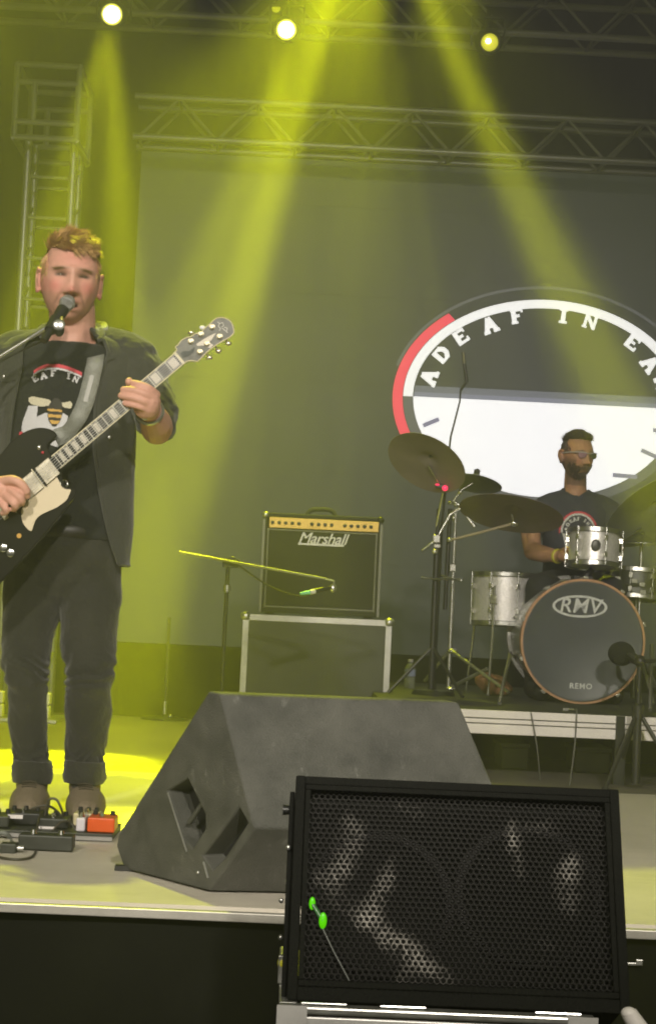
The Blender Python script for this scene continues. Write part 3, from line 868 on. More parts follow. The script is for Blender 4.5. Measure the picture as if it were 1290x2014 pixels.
# tom at the right, mostly hardware in view
r2 = P(1252, 1150, 8.0)
rt2 = drum('snare_drum', 'shallow dark drum with bright lugs behind the right side of the bass drum', r2, 0.15, 0.13, (0.05, 0.05, 1), 10, mat('dark_shell', (0.05, 0.052, 0.05), 0.35, 0.4))
mesh('stand', join(tube([r2 - EZ * 0.07, (r2.x, r2.y, RT + 0.02)], 0.012, 10), *[tube([(r2.x, r2.y, RT + 0.2), (r2.x + math.cos(a) * 0.2, r2.y + math.sin(a) * 0.2, RT + 0.006)], 0.007, 8) for a in (0.5, 2.6, 4.7)]), M_steel, rt2)
# floor tom
fc = P(992, 1180, 8.05)
ft = drum('floor_tom', 'silver floor tom with a bright soft sheen left of the bass drum', fc, 0.150, 0.235, (0, 0.03, 1), 8, M_spk)
for a in (0.3, 2.4, 4.3):
    d = Vector((math.cos(a), math.sin(a), 0))
    mesh('leg', tube([fc + d * 0.168 + EZ * 0.06, fc + d * 0.168 - EZ * 0.15, (fc.x + d.x * 0.2, fc.y + d.y * 0.2, RT + 0.008)], 0.0065, 8), M_hoop, ft)
    mesh('leg_bracket', obox(fc + d * 0.166, d * 0.012, d.cross(EZ) * 0.014, EZ * 0.02), M_lug, ft, bevel=0.002)
# drum throne
th = thing('drum_throne', 'round black drum stool under the drummer', 'stool', P(1128, 1150, 8.45))
thp = P(1128, 1150, 8.45); tz = P(1128, 1165, 8.45).z
mesh('seat', lathe((thp.x, 8.45, tz - 0.08), (0, 0, 1), [(0, 0), (0, 0.13), (0.01, 0.155), (0.06, 0.155), (0.08, 0.13), (0.085, 0)], 32), M_rubber, th)
mesh('post', tube([(thp.x, 8.45, RT + 0.1), (thp.x, 8.45, tz - 0.08)], 0.014, 10), M_steel, th)
for a in (0.4, 2.5, 4.6):
    mesh('leg', tube([(thp.x, 8.45, RT + 0.2), (thp.x + 0.22 * math.cos(a), 8.45 + 0.22 * math.sin(a), RT + 0.01)], 0.009, 8), M_steel, th)

# ================================================================== CYMBALS
M_cym = mat('cymbal_bronze', (0.17, 0.14, 0.14), 0.6, 0.2, vary=0.2, vscale=14, stretch=(1, 1, 1))
M_cym2 = mat('cymbal_dark', (0.17, 0.175, 0.185), 0.6, 0.15, vary=0.2, vscale=14)
def cymbal(label, c, R, normal, m_, nut=True, name='cymbal'):
    c = Vector(c); n = Vector(normal).normalized()
    t = thing(name, label, 'cymbal', c, None)
    prof = [(0.030, 0.0), (0.028, 0.012), (0.018, 0.032), (0.010, 0.042), (0.006, 0.06), (0.0, R * 0.6), (-0.010, R * 0.85), (-0.018, R), (-0.0195, R), (-0.012, R * 0.85), (-0.0025, R * 0.6), (0.0035, 0.06), (0.008, 0.042), (0.016, 0.032), (0.026, 0.010)]
    mesh('bronze_disc', lathe(c, n, prof, 64), m_, t)
    if nut:
        mesh('wing_nut', join(tube([c + n * 0.02, c + n * 0.055], 0.006, 8), obox(c + n * 0.045, EX * 0.014, EY * 0.003, EZ * 0.007)), M_stand, t)
        mesh('felt_washer', lathe(c, n, [(0.030, 0), (0.030, 0.014), (0.040, 0.014), (0.040, 0)], 16), M_rubber, t)
    return t
def tiltn(deg_right, deg_cam):     # normal leaning right (+) and towards the audience (+)
    return Vector((math.sin(math.radians(deg_right)), -math.sin(math.radians(deg_cam)), math.cos(math.radians(deg_cam)) * math.cos(math.radians(deg_right))))
C1 = P(842, 905, 7.55)
cymbal('big dark crash cymbal tilted steeply at the left, against the red arc of the screen', C1, 0.183, tiltn(24, -32), M_cym)
C2 = P(935, 944, 7.85)
cymbal('smaller dark cymbal seen nearly edge-on right of the steeply tilted one', C2, 0.125, tiltn(9, -14), M_cym2)
C3 = P(1006, 1003, 7.7)
cymbal('long brown cymbal seen edge-on in front of the drummer\'s shoulder', C3, 0.235, tiltn(8, -16), mat('cymbal_brown', (0.20, 0.16, 0.165), 0.65, 0.15, vary=0.2, vscale=12))
C4 = P(1292, 996, 7.75)
cymbal('largest dark cymbal rising at the right edge of the picture', C4, 0.27, tiltn(-24, -30), M_cym2)
C5 = P(1262, 1063, 7.9)
hh = cymbal('flat thin hi-hat cymbal at the right edge behind the silver tom', C5, 0.13, tiltn(-2, -1), M_hoop)

# ================================================================== CYMBAL STANDS
def pxtube(name, pts, r, m_, t, n=10):
    return mesh(name, tube([P(*q) for q in pts], r, n), m_, t)
c1 = thing('cymbal_stand', 'thick black boom stand carrying the steeply tilted crash cymbal', 'cymbal stand', PZ(852, 1366, RT))
foot1 = PZ(852, 1366, RT)
Y1 = foot1.y if foot1.y < 8.2 else 7.7
Y1 = 7.7
f1 = Vector((P(854, 1200, Y1).x, Y1, RT))
mesh('tube', tube([f1 + EZ * 0.03, (f1.x, Y1, P(858, 1062, Y1).z)], 0.014, 12), M_stand, c1)
mesh('tube', tube([(f1.x, Y1, P(858, 1062, Y1).z), (f1.x, Y1, P(860, 1000, Y1).z)], 0.009, 10), M_stand, c1)
pxtube('boom', [(830, 1084, Y1 - 0.02), (858, 1060, Y1), (885, 1012, Y1), (905, 1000, Y1)], 0.006, M_hoop, c1)
pxtube('upper_rod', [(858, 1035, Y1), (872, 965, 7.65), (C1.x * 0 + 842, 915, 7.57)], 0.006, M_hoop, c1)
mesh('clamp', join(obox(P(858, 1060, Y1), EX * 0.016, EY * 0.016, EZ * 0.018), ellipsoid(P(855, 1085, Y1 - 0.02), 0.014, 0.014, 0.014)), M_lug, c1, bevel=0.003)
mesh('collar', obox(P(859, 1074, Y1), EX * 0.015, EY * 0.015, EZ * 0.009), M_lug, c1, bevel=0.003)
pxtube('side_bar', [(828, 1136, Y1 - 0.04), (862, 1139, Y1 - 0.03), (910, 1139, Y1 + 0.1)], 0.005, M_hoop, c1)
for a in (3.4, 5.4, 1.4):
    mesh('leg', tube([f1 + EZ * 0.22, f1 + Vector((math.cos(a) * 0.2, math.sin(a) * 0.2, 0.01))], 0.008, 8), M_stand, c1)
Y2 = 7.85
f2 = Vector((P(888, 1200, Y2).x, Y2, RT))
c2 = thing('cymbal_stand', 'silver boom stand just right of the thick black one', 'cymbal stand', f2)
mesh('tube', tube([f2 + EZ * 0.02, (f2.x, Y2, P(889, 1135, Y2).z)], 0.0095, 12), M_steel, c2)
mesh('tube', tube([(f2.x, Y2, P(889, 1135, Y2).z), (f2.x, Y2, P(891, 1000, Y2).z)], 0.007, 12), M_steel, c2)
mesh('tube', tube([(f2.x - 0.028, Y2 + 0.02, P(880, 1200, Y2).z), (f2.x - 0.024, Y2 + 0.02, P(880, 1000, Y2).z)], 0.010, 12), M_stand, c2)
pxtube('wooden_boom', [(884, 1063, Y2), (1006, 1031, Y2 - 0.08)], 0.0065, mat('tan_rod', (0.36, 0.30, 0.2), 0.5), c2)
mesh('boom_tip', join(ellipsoid(P(1011, 1029, Y2 - 0.08), 0.018, 0.014, 0.014), tube([P(1011, 1029, Y2 - 0.08), P(1006, 1010, 7.72)], 0.005, 8)), M_lug, c2)
mesh('clamp', ellipsoid(P(884, 1062, Y2), 0.014, 0.014, 0.012), M_lug, c2)
pxtube('arm', [(892, 985, Y2), (905, 996, Y2), (918, 1015, Y2 - 0.01), (934, 1036, Y2 - 0.02)], [0.006, 0.006, 0.006, 0.009], M_hoop, c2)
pxtube('arm', [(892, 985, Y2), (905, 965, 7.85), (930, 950, 7.85)], 0.005, M_hoop, c2)
mesh('wing_nuts', join(ellipsoid(P(886, 989, Y2), 0.013, 0.012, 0.010), ellipsoid(P(896, 993, Y2), 0.010, 0.012, 0.010), ellipsoid(P(905, 968, Y2), 0.014, 0.012, 0.013),
                       ellipsoid(P(892, 1019, Y2), 0.010, 0.012, 0.014)), M_lug, c2)
mesh('collar', obox(P(890, 1117, Y2), EX * 0.014, EY * 0.014, EZ * 0.017), M_lug, c2, bevel=0.003)
pxtube('cross_bar', [(862, 1130, Y2 - 0.03), (889, 1139, Y2), (908, 1142, Y2)], 0.006, M_hoop, c2)
for (a, b_) in (((886, 1279, Y2 - 0.02), (1000, 1362, Y2 - 0.30)), ((884, 1280, Y2), (835, 1340, Y2 + 0.1)), ((886, 1352, Y2 - 0.01), (958, 1316, Y2 - 0.16))):
    mesh('leg', tube([P(*a), P(*b_)], 0.0085, 8), M_steel, c2)
for hx_, hy_, ra_, rb_ in ((890, 1281, 0.024, 0.012), (887, 1355, 0.026, 0.010), (893, 1344, 0.011, 0.011)):
    mesh('hub', ellipsoid(P(hx_, hy_, Y2 - 0.02), ra_, 0.016, rb_), M_lug, c2)
# thin overhead microphone on a slender rod
o3 = thing('microphone_stand', 'very thin dark rod rising in front of the white half of the screen', 'microphone stand', f1 + Vector((-0.03, 0.1, 0)))
mesh('rod', tube([P(868, 1040, 7.82), P(886, 860, 7.82), P(904, 790, 7.82), P(906, 765, 7.82)], [0.006, 0.0045, 0.004, 0.004], 8), M_stand, o3)
mesh('pole', tube([(P(866, 1040, 7.82).x, 7.82, RT + 0.02), P(868, 1040, 7.82)], 0.008, 8), M_stand, o3)
mesh('base', lathe((P(866, 1040, 7.82).x, 7.82, RT + 0.001), (0, 0, 1), [(0, 0), (0, 0.1), (0.02, 0.09), (0.025, 0.01)], 24), M_blackm, o3)
om = thing('microphone', 'slim overhead pencil microphone at the tip of the thin rod', 'microphone', P(914, 725, 7.82))
mesh('body', tube([P(918, 752, 7.82), P(913, 715, 7.82)], [0.008, 0.008], 12), M_stand, om)
mesh('grille', tube([P(913, 714, 7.82), P(911, 692, 7.82)], [0.0075, 0.007], 12), mat('dull_metal', (0.18, 0.17, 0.12), 0.5, 0.5), om)
mesh('clip', tube([P(918, 750, 7.82), P(906, 767, 7.82)], 0.006, 8), M_stand, om)
rl = thing('indicator_or_glint', 'tiny red light glowing under the tilted crash cymbal', 'light', P(874, 960, 7.6))
mesh('casing', obox(P(866, 957, 7.62), EX * 0.022, EY * 0.01, EZ * 0.007), M_stand, rl, bevel=0.002)
mesh('glowing_cap', ellipsoid(P(875, 960, 7.6), 0.013, 0.011, 0.013), mat('red_glow', (0.5, 0.02, 0.05), 0.4, emit=(1, 0.03, 0.12), estr=1.6), rl)
mesh('glowing_strip', ellipsoid(P(860, 953, 7.6), 0.010, 0.006, 0.005), mat('red_glow', (0.5, 0.02, 0.05), 0.4), rl)
# hi-hat stand at the right edge
h5 = thing('hi_hat_stand', 'chrome tripod stand at the right edge beside the bass drum', 'cymbal stand', (C5.x, C5.y, RT))
mesh('pole', tube([(C5.x, C5.y, RT + 0.03), (C5.x, C5.y, C5.z + 0.03)], 0.008, 10), M_steel, h5)
for a in (0.7, 2.8, 4.9):
    mesh('leg', tube([(C5.x, C5.y, RT + 0.26), (C5.x + 0.2 * math.cos(a), C5.y + 0.2 * math.sin(a), RT + 0.01)], 0.008, 8), M_steel, h5)
# tom clamps at the right
hw = thing('drum_clamp', 'bright chrome clamps between the silver tom and the right edge', 'clamp', P(1232, 1090, 7.85))
for x, y in ((1219, 1063), (1221, 1091), (1214, 1138), (1214, 1153), (1262, 1150), (1264, 1165), (1247, 1143)):
    mesh('clamp', obox(P(x, y, 7.85), EX * 0.014, EY * 0.012, EZ * 0.011), M_lug, hw, bevel=0.003)
mesh('rod', join(tube([P(1219, 1063, 7.85), P(1219, 1160, 7.85)], 0.007, 8), tube([P(1219, 1150, 7.85), P(1264, 1152, 7.85)], 0.007, 8), tube([P(1222, 1065, 7.85), P(1262, 1040, 7.85)], 0.004, 8)), M_stand, hw)
# bits on the riser
bt = PZ(806, 1338, RT)
bt = Vector((P(806, 1330, 8.4).x, 8.4, RT))
wb = thing('water_bottle', 'clear plastic water bottle standing at the left end of the drum riser', 'bottle', bt)
M_plast = mat('clear_plastic', (0.75, 0.78, 0.85), 0.12, trans=0.75, spec=0.6)
hz = P(806, 1297, 8.4).z - RT
mesh('bottle_body', lathe(bt, (0, 0, 1), [(0.001, 0), (0.001, 0.026), (hz * 0.35, 0.027), (hz * 0.4, 0.024), (hz * 0.45, 0.027), (hz * 0.7, 0.027), (hz * 0.86, 0.012), (hz * 0.9, 0.011)], 24), M_plast, wb)
mesh('cap', lathe(bt, (0, 0, 1), [(hz * 0.9, 0), (hz * 0.9, 0.013), (hz, 0.013), (hz, 0)], 18), M_white, wb)
mesh('label_wrap', lathe(bt, (0, 0, 1), [(hz * 0.42, 0.0278), (hz * 0.66, 0.0278)], 24), mat('label_blue', (0.35, 0.40, 0.62), 0.5), wb)
pc = P(972, 1322, 8.0)
pb = thing('cloth_bag', 'small brown cloth bag lying on the riser between stand legs and bass drum', 'bag', (pc.x, pc.y, RT))
bagv = remesh(join(ellipsoid((pc.x, pc.y, RT + 0.05), 0.07, 0.05, 0.05), ellipsoid((pc.x - 0.04, pc.y, RT + 0.07), 0.05, 0.04, 0.04), ellipsoid((pc.x + 0.03, pc.y, RT + 0.035), 0.06, 0.05, 0.034)), 0.006, 3)
mesh('bag_body', bagv, mat('brown_cloth', (0.24, 0.115, 0.05), 0.85, vary=0.2, vscale=20), pb)
mesh('strap', tube(smooth_path([(pc.x - 0.07, pc.y - 0.03, RT + 0.09), (pc.x, pc.y - 0.06, RT + 0.085), (pc.x + 0.06, pc.y - 0.04, RT + 0.05)], 5), 0.006, 6), mat('brown_cloth', (0.24, 0.115, 0.05), 0.85), pb)
fp = PZ(1128, 1402, RT)
t = thing('drum_key', 'small pale metal key lying on the riser edge below the bass drum', 'key', P(1118, 1396, 6.85))
p_ = PZ(1117, 1396, RT + 0.006)
mesh('bar', obox(p_, EX * 0.022, EY * 0.006, EZ * 0.005), M_lug, t)
mesh('socket', tube([p_, p_ + Vector((0.02, -0.03, 0))], 0.005, 8), M_lug, t)

# ================================================================== WEDGE MONITOR on the deck
M_wedge = mat('wedge_paint', (0.042, 0.044, 0.038), 0.68, col2=(0.105, 0.105, 0.092), vscale=9, bump=0.4, bscale=260)
def add_scuffs(mt, col, scale, lo, hi, stretch=(1, 1, 0.35), amount=0.6):
    """Pale rubbed marks: a second, sharper noise mixed over the paint colour."""
    nt = mt.node_tree; b = nt.nodes['Principled BSDF']
    src = b.inputs['Base Color'].links[0].from_socket
    tc = nt.nodes.new('ShaderNodeTexCoord'); mp = nt.nodes.new('ShaderNodeMapping'); mp.inputs['Scale'].default_value = stretch
    n = nt.nodes.new('ShaderNodeTexNoise'); n.inputs['Scale'].default_value = scale; n.inputs['Detail'].default_value = 9; n.inputs['Roughness'].default_value = 0.75
    r = nt.nodes.new('ShaderNodeMapRange'); r.inputs[1].default_value = lo; r.inputs[2].default_value = hi; r.inputs[4].default_value = amount
    mx_ = nt.nodes.new('ShaderNodeMixRGB'); mx_.inputs[2].default_value = (*col, 1)
    nt.links.new(tc.outputs['Object'], mp.inputs[0]); nt.links.new(mp.outputs[0], n.inputs['Vector']); nt.links.new(n.outputs[0], r.inputs[0])
    nt.links.new(r.outputs[0], mx_.inputs[0]); nt.links.new(src, mx_.inputs[1]); nt.links.new(mx_.outputs[0], b.inputs['Base Color'])
add_scuffs(M_wedge, (0.36, 0.36, 0.33), 26, 0.60, 0.74)
add_scuffs(M_deck, (0.34, 0.31, 0.26), 7, 0.52, 0.72, (0.5, 2.2, 1), 0.55)
add_scuffs(M_deck2, (0.14, 0.13, 0.10), 6, 0.5, 0.7, (0.5, 2.2, 1), 0.5)
A = PZ(409, 1757, FLOOR)
B = PZ(243, 1713, FLOOR)
fd = (B - A); fd.z = 0; fd.normalize()
nrm = Vector((-fd.y, fd.x, 0))
def LP(px, py):                    # profile points lie on the cabinet's end panel
    r = ray(px, py)
    return CP + r * ((A - CP).dot(nrm) / r.dot(nrm))
pro = [A, LP(500, 1629), LP(433, 1364), LP(404, 1360), LP(233, 1640), LP(228, 1665), Vector((B.x, B.y, FLOOR))]
pro[3] = LP(410, 1359)
for p in pro[:1]: p.z = FLOOR + 0.004
pro[-1].z = FLOOR + 0.004
# the long axis: level, ends where the ridge ends in the picture
best = None
for i in range(0, 3500):
    d_ = 0.2 + i * 0.0003
    r = ray(903, 1380)
    # find the point of the sight line at the ridge height
q_ = PZ(903, 1378, pro[2].z)
ang = math.atan2(q_.y - pro[2].y, q_.x - pro[2].x)
Lr = P(903, 1378, pro[2].y)
ext = Vector((Lr.x - pro[2].x, 0, 0)) * 1.0
WY = math.radians(9)
ext = Vector((math.cos(WY), math.sin(WY), 0))
r = ray(903, 1378)
# length so that the ridge's right end falls on that sight line in plan
den = r.x * ext.y - r.y * ext.x
tlen = -(r.x * (pro[2].y - CP.y) - r.y * (pro[2].x - CP.x)) / den
ext *= tlen
print('wedge', [tuple(round(c, 3) for c in p) for p in pro], 'len', tlen)
wg = thing('stage_monitor', 'grey scuffed wedge monitor lying on the stage deck, its end handle slots showing', 'loudspeaker', (A + B) / 2)
bmw = prism(pro, ext)
for i_ in (7, 8): bmw[0][i_] = bmw[0][i_] + ext * 0.055     # the cabinet flares a little towards its base
wob = mesh('cabinet', bmw, M_wedge, wg, smooth=False, bevel=0.008)
sd = -nrm if (-nrm).x < 0 else nrm
def inset(pts, name, m_, d0=0.0015):
    return mesh(name, prism([LP(*q) + sd * d0 for q in pts], sd * 0.002), m_, wg, smooth=False)
M_hole = mat('slot_black', (0.006, 0.006, 0.006), 0.9)
# recessed slots are boolean-cut
def cutter(pts, depth):
    V, F = prism([LP(*q) + sd * 0.02 for q in pts], -sd * (depth + 0.02))
    me = bpy.data.meshes.new('cut'); base = Vector(wg.location)
    me.from_pydata([v - base for v in V], [], F)
    bm = bmesh.new(); bm.from_mesh(me); bmesh.ops.recalc_face_normals(bm, faces=bm.faces); bm.to_mesh(me); bm.free()
    return me
slotA = [(330, 1556), (368, 1532), (402, 1602), (403, 1630), (379, 1668), (360, 1650)]
slotB = [(398, 1684), (446, 1622), (470, 1588), (487, 1618), (440, 1690), (418, 1712)]
wob.modifiers.clear()
for sl in (slotA, slotB):
    me = cutter(sl, 0.06)
    co = bpy.data.objects.new('cutter', me); COL.objects.link(co); co.parent = wg
    bpy.context.view_layer.update()
    md = wob.modifiers.new('cut', 'BOOLEAN'); md.object = co; md.solver = 'EXACT'
    dg = bpy.context.evaluated_depsgraph_get()
    nm = bpy.data.meshes.new_from_object(wob.evaluated_get(dg))
    wob.modifiers.clear(); wob.data = nm
    bpy.data.objects.remove(co)
md = wob.modifiers.new('bevel', 'BEVEL'); md.width = 0.007; md.segments = 3; md.limit_method = 'ANGLE'; md.angle_limit = math.radians(30)
for i, sl in enumerate((slotA, slotB)):
    mesh('slot_lining', prism([LP(*q) - sd * 0.056 for q in [(x + (sum(a for a, _ in sl) / 6 - x) * 0.04, y + (sum(b for _, b in sl) / 6 - y) * 0.04) for x, y in sl]], -sd * 0.002), M_hole, wg, smooth=False)
mesh('handle_bar', tube([LP(364, 1618) - sd * 0.012, LP(394, 1576) - sd * 0.012], 0.006, 10), M_wedge, wg)
mesh('trim', tube([LP(331, 1560) + sd * 0.001, LP(368, 1676) + sd * 0.001], 0.0022, 6), M_alu, wg)
mesh('trim', tube([LP(401, 1696) + sd * 0.001, LP(410, 1728) + sd * 0.001], 0.0028, 6), M_alu, wg)
mesh('screw', ellipsoid(LP(390, 1717) + sd * 0.001, 0.004, 0.004, 0.004, 10, 6), M_alu, wg)
mesh('foot', box((B.x - 0.02, B.y - 0.015, FLOOR + 0.001), (B.x + 0.03, B.y + 0.015, FLOOR + 0.012)), M_rubber, wg, smooth=False)
# baffle with mesh on the side facing the singer
b0, b1 = pro[3], pro[4]
gn = ext.normalized().cross((b1 - b0).normalized())
if gn.y < 0: gn = -gn
mesh('grille', prism([b0 + (b1 - b0) * 0.08 + ext * 0.04 + gn * 0.001, b0 + (b1 - b0) * 0.92 + ext * 0.04 + gn * 0.001, b0 + (b1 - b0) * 0.92 + ext * 0.96 + gn * 0.001, b0 + (b1 - b0) * 0.08 + ext * 0.96 + gn * 0.001], gn * 0.006), M_blackm, wg, smooth=False)

# ================================================================== FRONT SPEAKER WITH HEX MESH
FYb, FYt = 2.80, 2.965
TLp, TRp = P(592, 1536, FYt), P(1217, 1560, FYt)
BLp, BRp = P(561, 1972, FYb), P(1226, 1990, FYb)
ftz, fbz = (TLp.z + TRp.z) / 2, (BLp.z + BRp.z) / 2
fxl, fxr = (TLp.x + BLp.x) / 2 - 0.003, (TRp.x + BRp.x) / 2 + 0.006
ftz += 0.007
fs = thing('front_speaker', 'black speaker in the foreground with a hexagonal steel mesh front leaning back', 'loudspeaker', ((fxl + fxr) / 2, FYb, fbz))
M_fcab = mat('speaker_black', (0.006, 0.0065, 0.005), 0.8, spec=0.15, vary=0.25, vscale=14, bump=0.4, bscale=200)
gu = EX
gvv = Vector((0, FYt - FYb, ftz - fbz)); gh = gvv.length; gv = gvv.normalized()
gnn = Vector((0, -gv.z, gv.y))
O = Vector((fxl, FYb, fbz))
def FP(u, v, d=0): return O + gu * u + gv * v + gnn * d
fw = fxr - fxl
# cabinet: hollow tray with sloping back
rim = 0.014
def slab(u0, v0, u1, v1, d0, d1):
    return prism([FP(u0, v0, d0), FP(u1, v0, d0), FP(u1, v1, d0), FP(u0, v1, d0)], gnn * (d1 - d0))
sidepro = lambda u: [FP(u, 0, -0.001), FP(u, gh, -0.001), FP(u, gh, 0) + Vector((0, 0.03, -0.003)), Vector((fxl + u, FYb + 0.36, fbz + 0.10)), Vector((fxl + u, FYb + 0.34, fbz))]
mesh('cabinet', join(prism(sidepro(0), gu * 0.016), prism(sidepro(fw - 0.016), gu * 0.016),
                     slab(0.016, 0.0, fw - 0.016, 0.022, -0.12, -0.001), slab(0.016, gh - 0.014, fw - 0.016, gh, -0.02, -0.001),
                     prism([FP(0.016, gh, -0.002) + Vector((0, 0.03, -0.002)), FP(fw - 0.016, gh, -0.002) + Vector((0, 0.03, -0.002)), Vector((fxr - 0.016, FYb + 0.36, fbz + 0.10)), Vector((fxl + 0.016, FYb + 0.36, fbz + 0.10))], Vector((0, -0.012, -0.012)))),
     M_fcab, fs, smooth=False, bevel=0.002)
mesh('baffle', slab(0.018, 0.024, fw - 0.018, gh - 0.016, -0.055, -0.047), M_fcab, fs, smooth=False)
mesh('rim', join(slab(0.017, 0.023, fw - 0.017, 0.033, -0.004, 0.0005), slab(0.017, gh - 0.024, fw - 0.017, gh - 0.015, -0.004, 0.0005), slab(0.017, 0.0335, 0.026, gh - 0.0245, -0.004, 0.0005), slab(fw - 0.026, 0.0335, fw - 0.017, gh - 0.0245, -0.004, 0.0005)), M_fcab, fs, smooth=False, bevel=0.0015)
mesh('side_panel', prism([FP(-0.009, 0.0, -0.03), FP(-0.009, gh - 0.018, -0.03), FP(-0.009, gh - 0.018, -0.09), FP(-0.009, 0.0, -0.14)], gu * 0.0085), M_fcab, fs, smooth=False, bevel=0.002)
for (u, v, R) in ((fw * 0.27, gh * 0.46, 0.125), (fw * 0.72, gh * 0.52, 0.125)):
    c_ = FP(u, v, -0.046)
    cn = mesh('cone', lathe(c_, gnn, [(0.004, R), (0.004, R - 0.004), (-0.035, R * 0.3), (-0.030, R * 0.2), (-0.024, 0)], 48), mat('cone_paper', (0.02, 0.02, 0.018), 0.6, vary=0.2, vscale=20), fs)
    mesh('surround', torus(c_ + gnn * 0.004, gnn, R - 0.008, 0.008, 56, 8), mat('surround', (0.014, 0.014, 0.013), 0.8), cn)
# hexagonal mesh: one hole per cell, really open
hp = 0.0100                              # cell pitch
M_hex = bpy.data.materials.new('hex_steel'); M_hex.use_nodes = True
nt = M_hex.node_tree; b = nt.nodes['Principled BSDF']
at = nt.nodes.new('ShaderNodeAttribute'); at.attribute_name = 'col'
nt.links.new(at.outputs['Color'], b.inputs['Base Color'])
b.inputs['Roughness'].default_value = 0.5; b.inputs['Metallic'].default_value = 0.3; b.inputs['Specular IOR Level'].default_value = 0.25
V, F, C_ = [], [], []
rows = int((gh - 0.05) / (hp * 0.8660))
cols = int((fw - 0.05) / hp)
def reflection(u, v):
    # reflected light painted into the mesh colour as pale patches (fractions of the width and height from the top left)
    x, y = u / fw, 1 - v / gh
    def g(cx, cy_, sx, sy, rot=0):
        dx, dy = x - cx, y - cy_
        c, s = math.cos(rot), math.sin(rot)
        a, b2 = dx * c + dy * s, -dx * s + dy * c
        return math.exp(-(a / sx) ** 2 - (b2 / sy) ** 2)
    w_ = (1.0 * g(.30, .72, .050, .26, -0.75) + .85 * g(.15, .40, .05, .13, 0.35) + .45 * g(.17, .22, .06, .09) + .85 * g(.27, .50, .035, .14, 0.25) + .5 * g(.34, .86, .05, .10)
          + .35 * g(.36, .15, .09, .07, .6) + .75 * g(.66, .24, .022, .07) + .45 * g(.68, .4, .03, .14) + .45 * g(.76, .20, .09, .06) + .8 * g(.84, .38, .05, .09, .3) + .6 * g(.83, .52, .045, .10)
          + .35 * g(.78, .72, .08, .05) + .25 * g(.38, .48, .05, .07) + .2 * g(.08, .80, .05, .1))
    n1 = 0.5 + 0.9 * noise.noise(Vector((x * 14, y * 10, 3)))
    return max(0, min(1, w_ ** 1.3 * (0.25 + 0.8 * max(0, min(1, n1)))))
for j in range(rows):
    for i in range(cols):
        u = 0.025 + (i + 0.5 + (0.5 if j % 2 else 0)) * hp
        v = 0.033 + (j + 0.7) * hp * 0.866
        if u > fw - 0.03 or v > gh - 0.03: continue
        bul = 0.006 * math.sin(PI * u / fw) * math.sin(PI * v / gh) + 0.0012 * noise.noise(Vector((u * 12, v * 12, 0)))
        o = len(V)
        refl = reflection(u, v)
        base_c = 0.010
        for rr_, dz in ((hp * 0.5774, 0.0), (hp * 0.385, 0.0006), (hp * 0.36, -0.0016)):
            for q in range(6):
                a = PI / 6 + q * PI / 3
                V.append(FP(u + rr_ * math.cos(a), v + rr_ * math.sin(a), 0.0 + bul + dz))
                cc = base_c + (0.38 - base_c) * max(0.0, min(1.0, refl * random.uniform(0.0, 1.6) - 0.14))
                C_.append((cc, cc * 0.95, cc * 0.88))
        for q in range(6):
            q2 = (q + 1) % 6
            F.append((o + q, o + q2, o + 6 + q2, o + 6 + q))
            F.append((o + 6 + q, o + 6 + q2, o + 12 + q2, o + 12 + q))
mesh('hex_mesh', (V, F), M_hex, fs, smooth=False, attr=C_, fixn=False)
mesh('side_knob', join(tube([FP(-0.02, gh - 0.045, -0.05), FP(0.0, gh - 0.045, -0.05)], [0.009, 0.007], 12)), M_blackm, fs)
for (px_, py_, s1) in ((567, 1668, .004), (566, 1735, .005), (553, 1772, .004), (552, 1845, .004)):
    mesh('bolt', ellipsoid(P(px_ , py_, FYb + 0.13) , s1, s1, s1 * 1.2, 10, 6), M_alu, fs)
# green glint on the mesh, put in as glowing lenses with holder and lead
gl = thing('indicator_or_glint', 'green glint at the left of the mesh front, added as two glowing lenses', 'light', FP(0.045, gh * 0.42, 0.012))
ga, gb_ = P(614, 1778, 2.86), P(635, 1812, 2.85)
def onf(p, d): # put a point on the mesh plane
    r = (p - CP).normalized()
    q = FP(0, 0, d)
    return CP + r * ((q - CP).dot(gnn) / r.dot(gnn))
ga, gb_ = onf(ga, 0.014), onf(gb_, 0.014)
gm = mat('green_glow', (0.05, 0.4, 0.0), 0.4, emit=(0.09, 0.55, 0.0), estr=0.75)
mesh('lens', ellipsoid(ga, 0.0052, 0.004, 0.0105, 16, 10), gm, gl)  # added, stands in for the green glint
mesh('lens', ellipsoid(gb_, 0.0065, 0.004, 0.0135, 16, 10), gm, gl)  # added, stands in for the green glint
mesh('added_holder', tube([ga, gb_], [0.0035, 0.0045], 10), mat('green_clear', (0.05, 0.16, 0.05), 0.3), gl)
mesh('added_lead', tube([gb_ - Vector((0, 0, 0.012)), onf(P(655, 1870, 2.85), 0.012), onf(P(687, 1930, 2.85), 0.010)], 0.0012, 6), M_grey, gl)

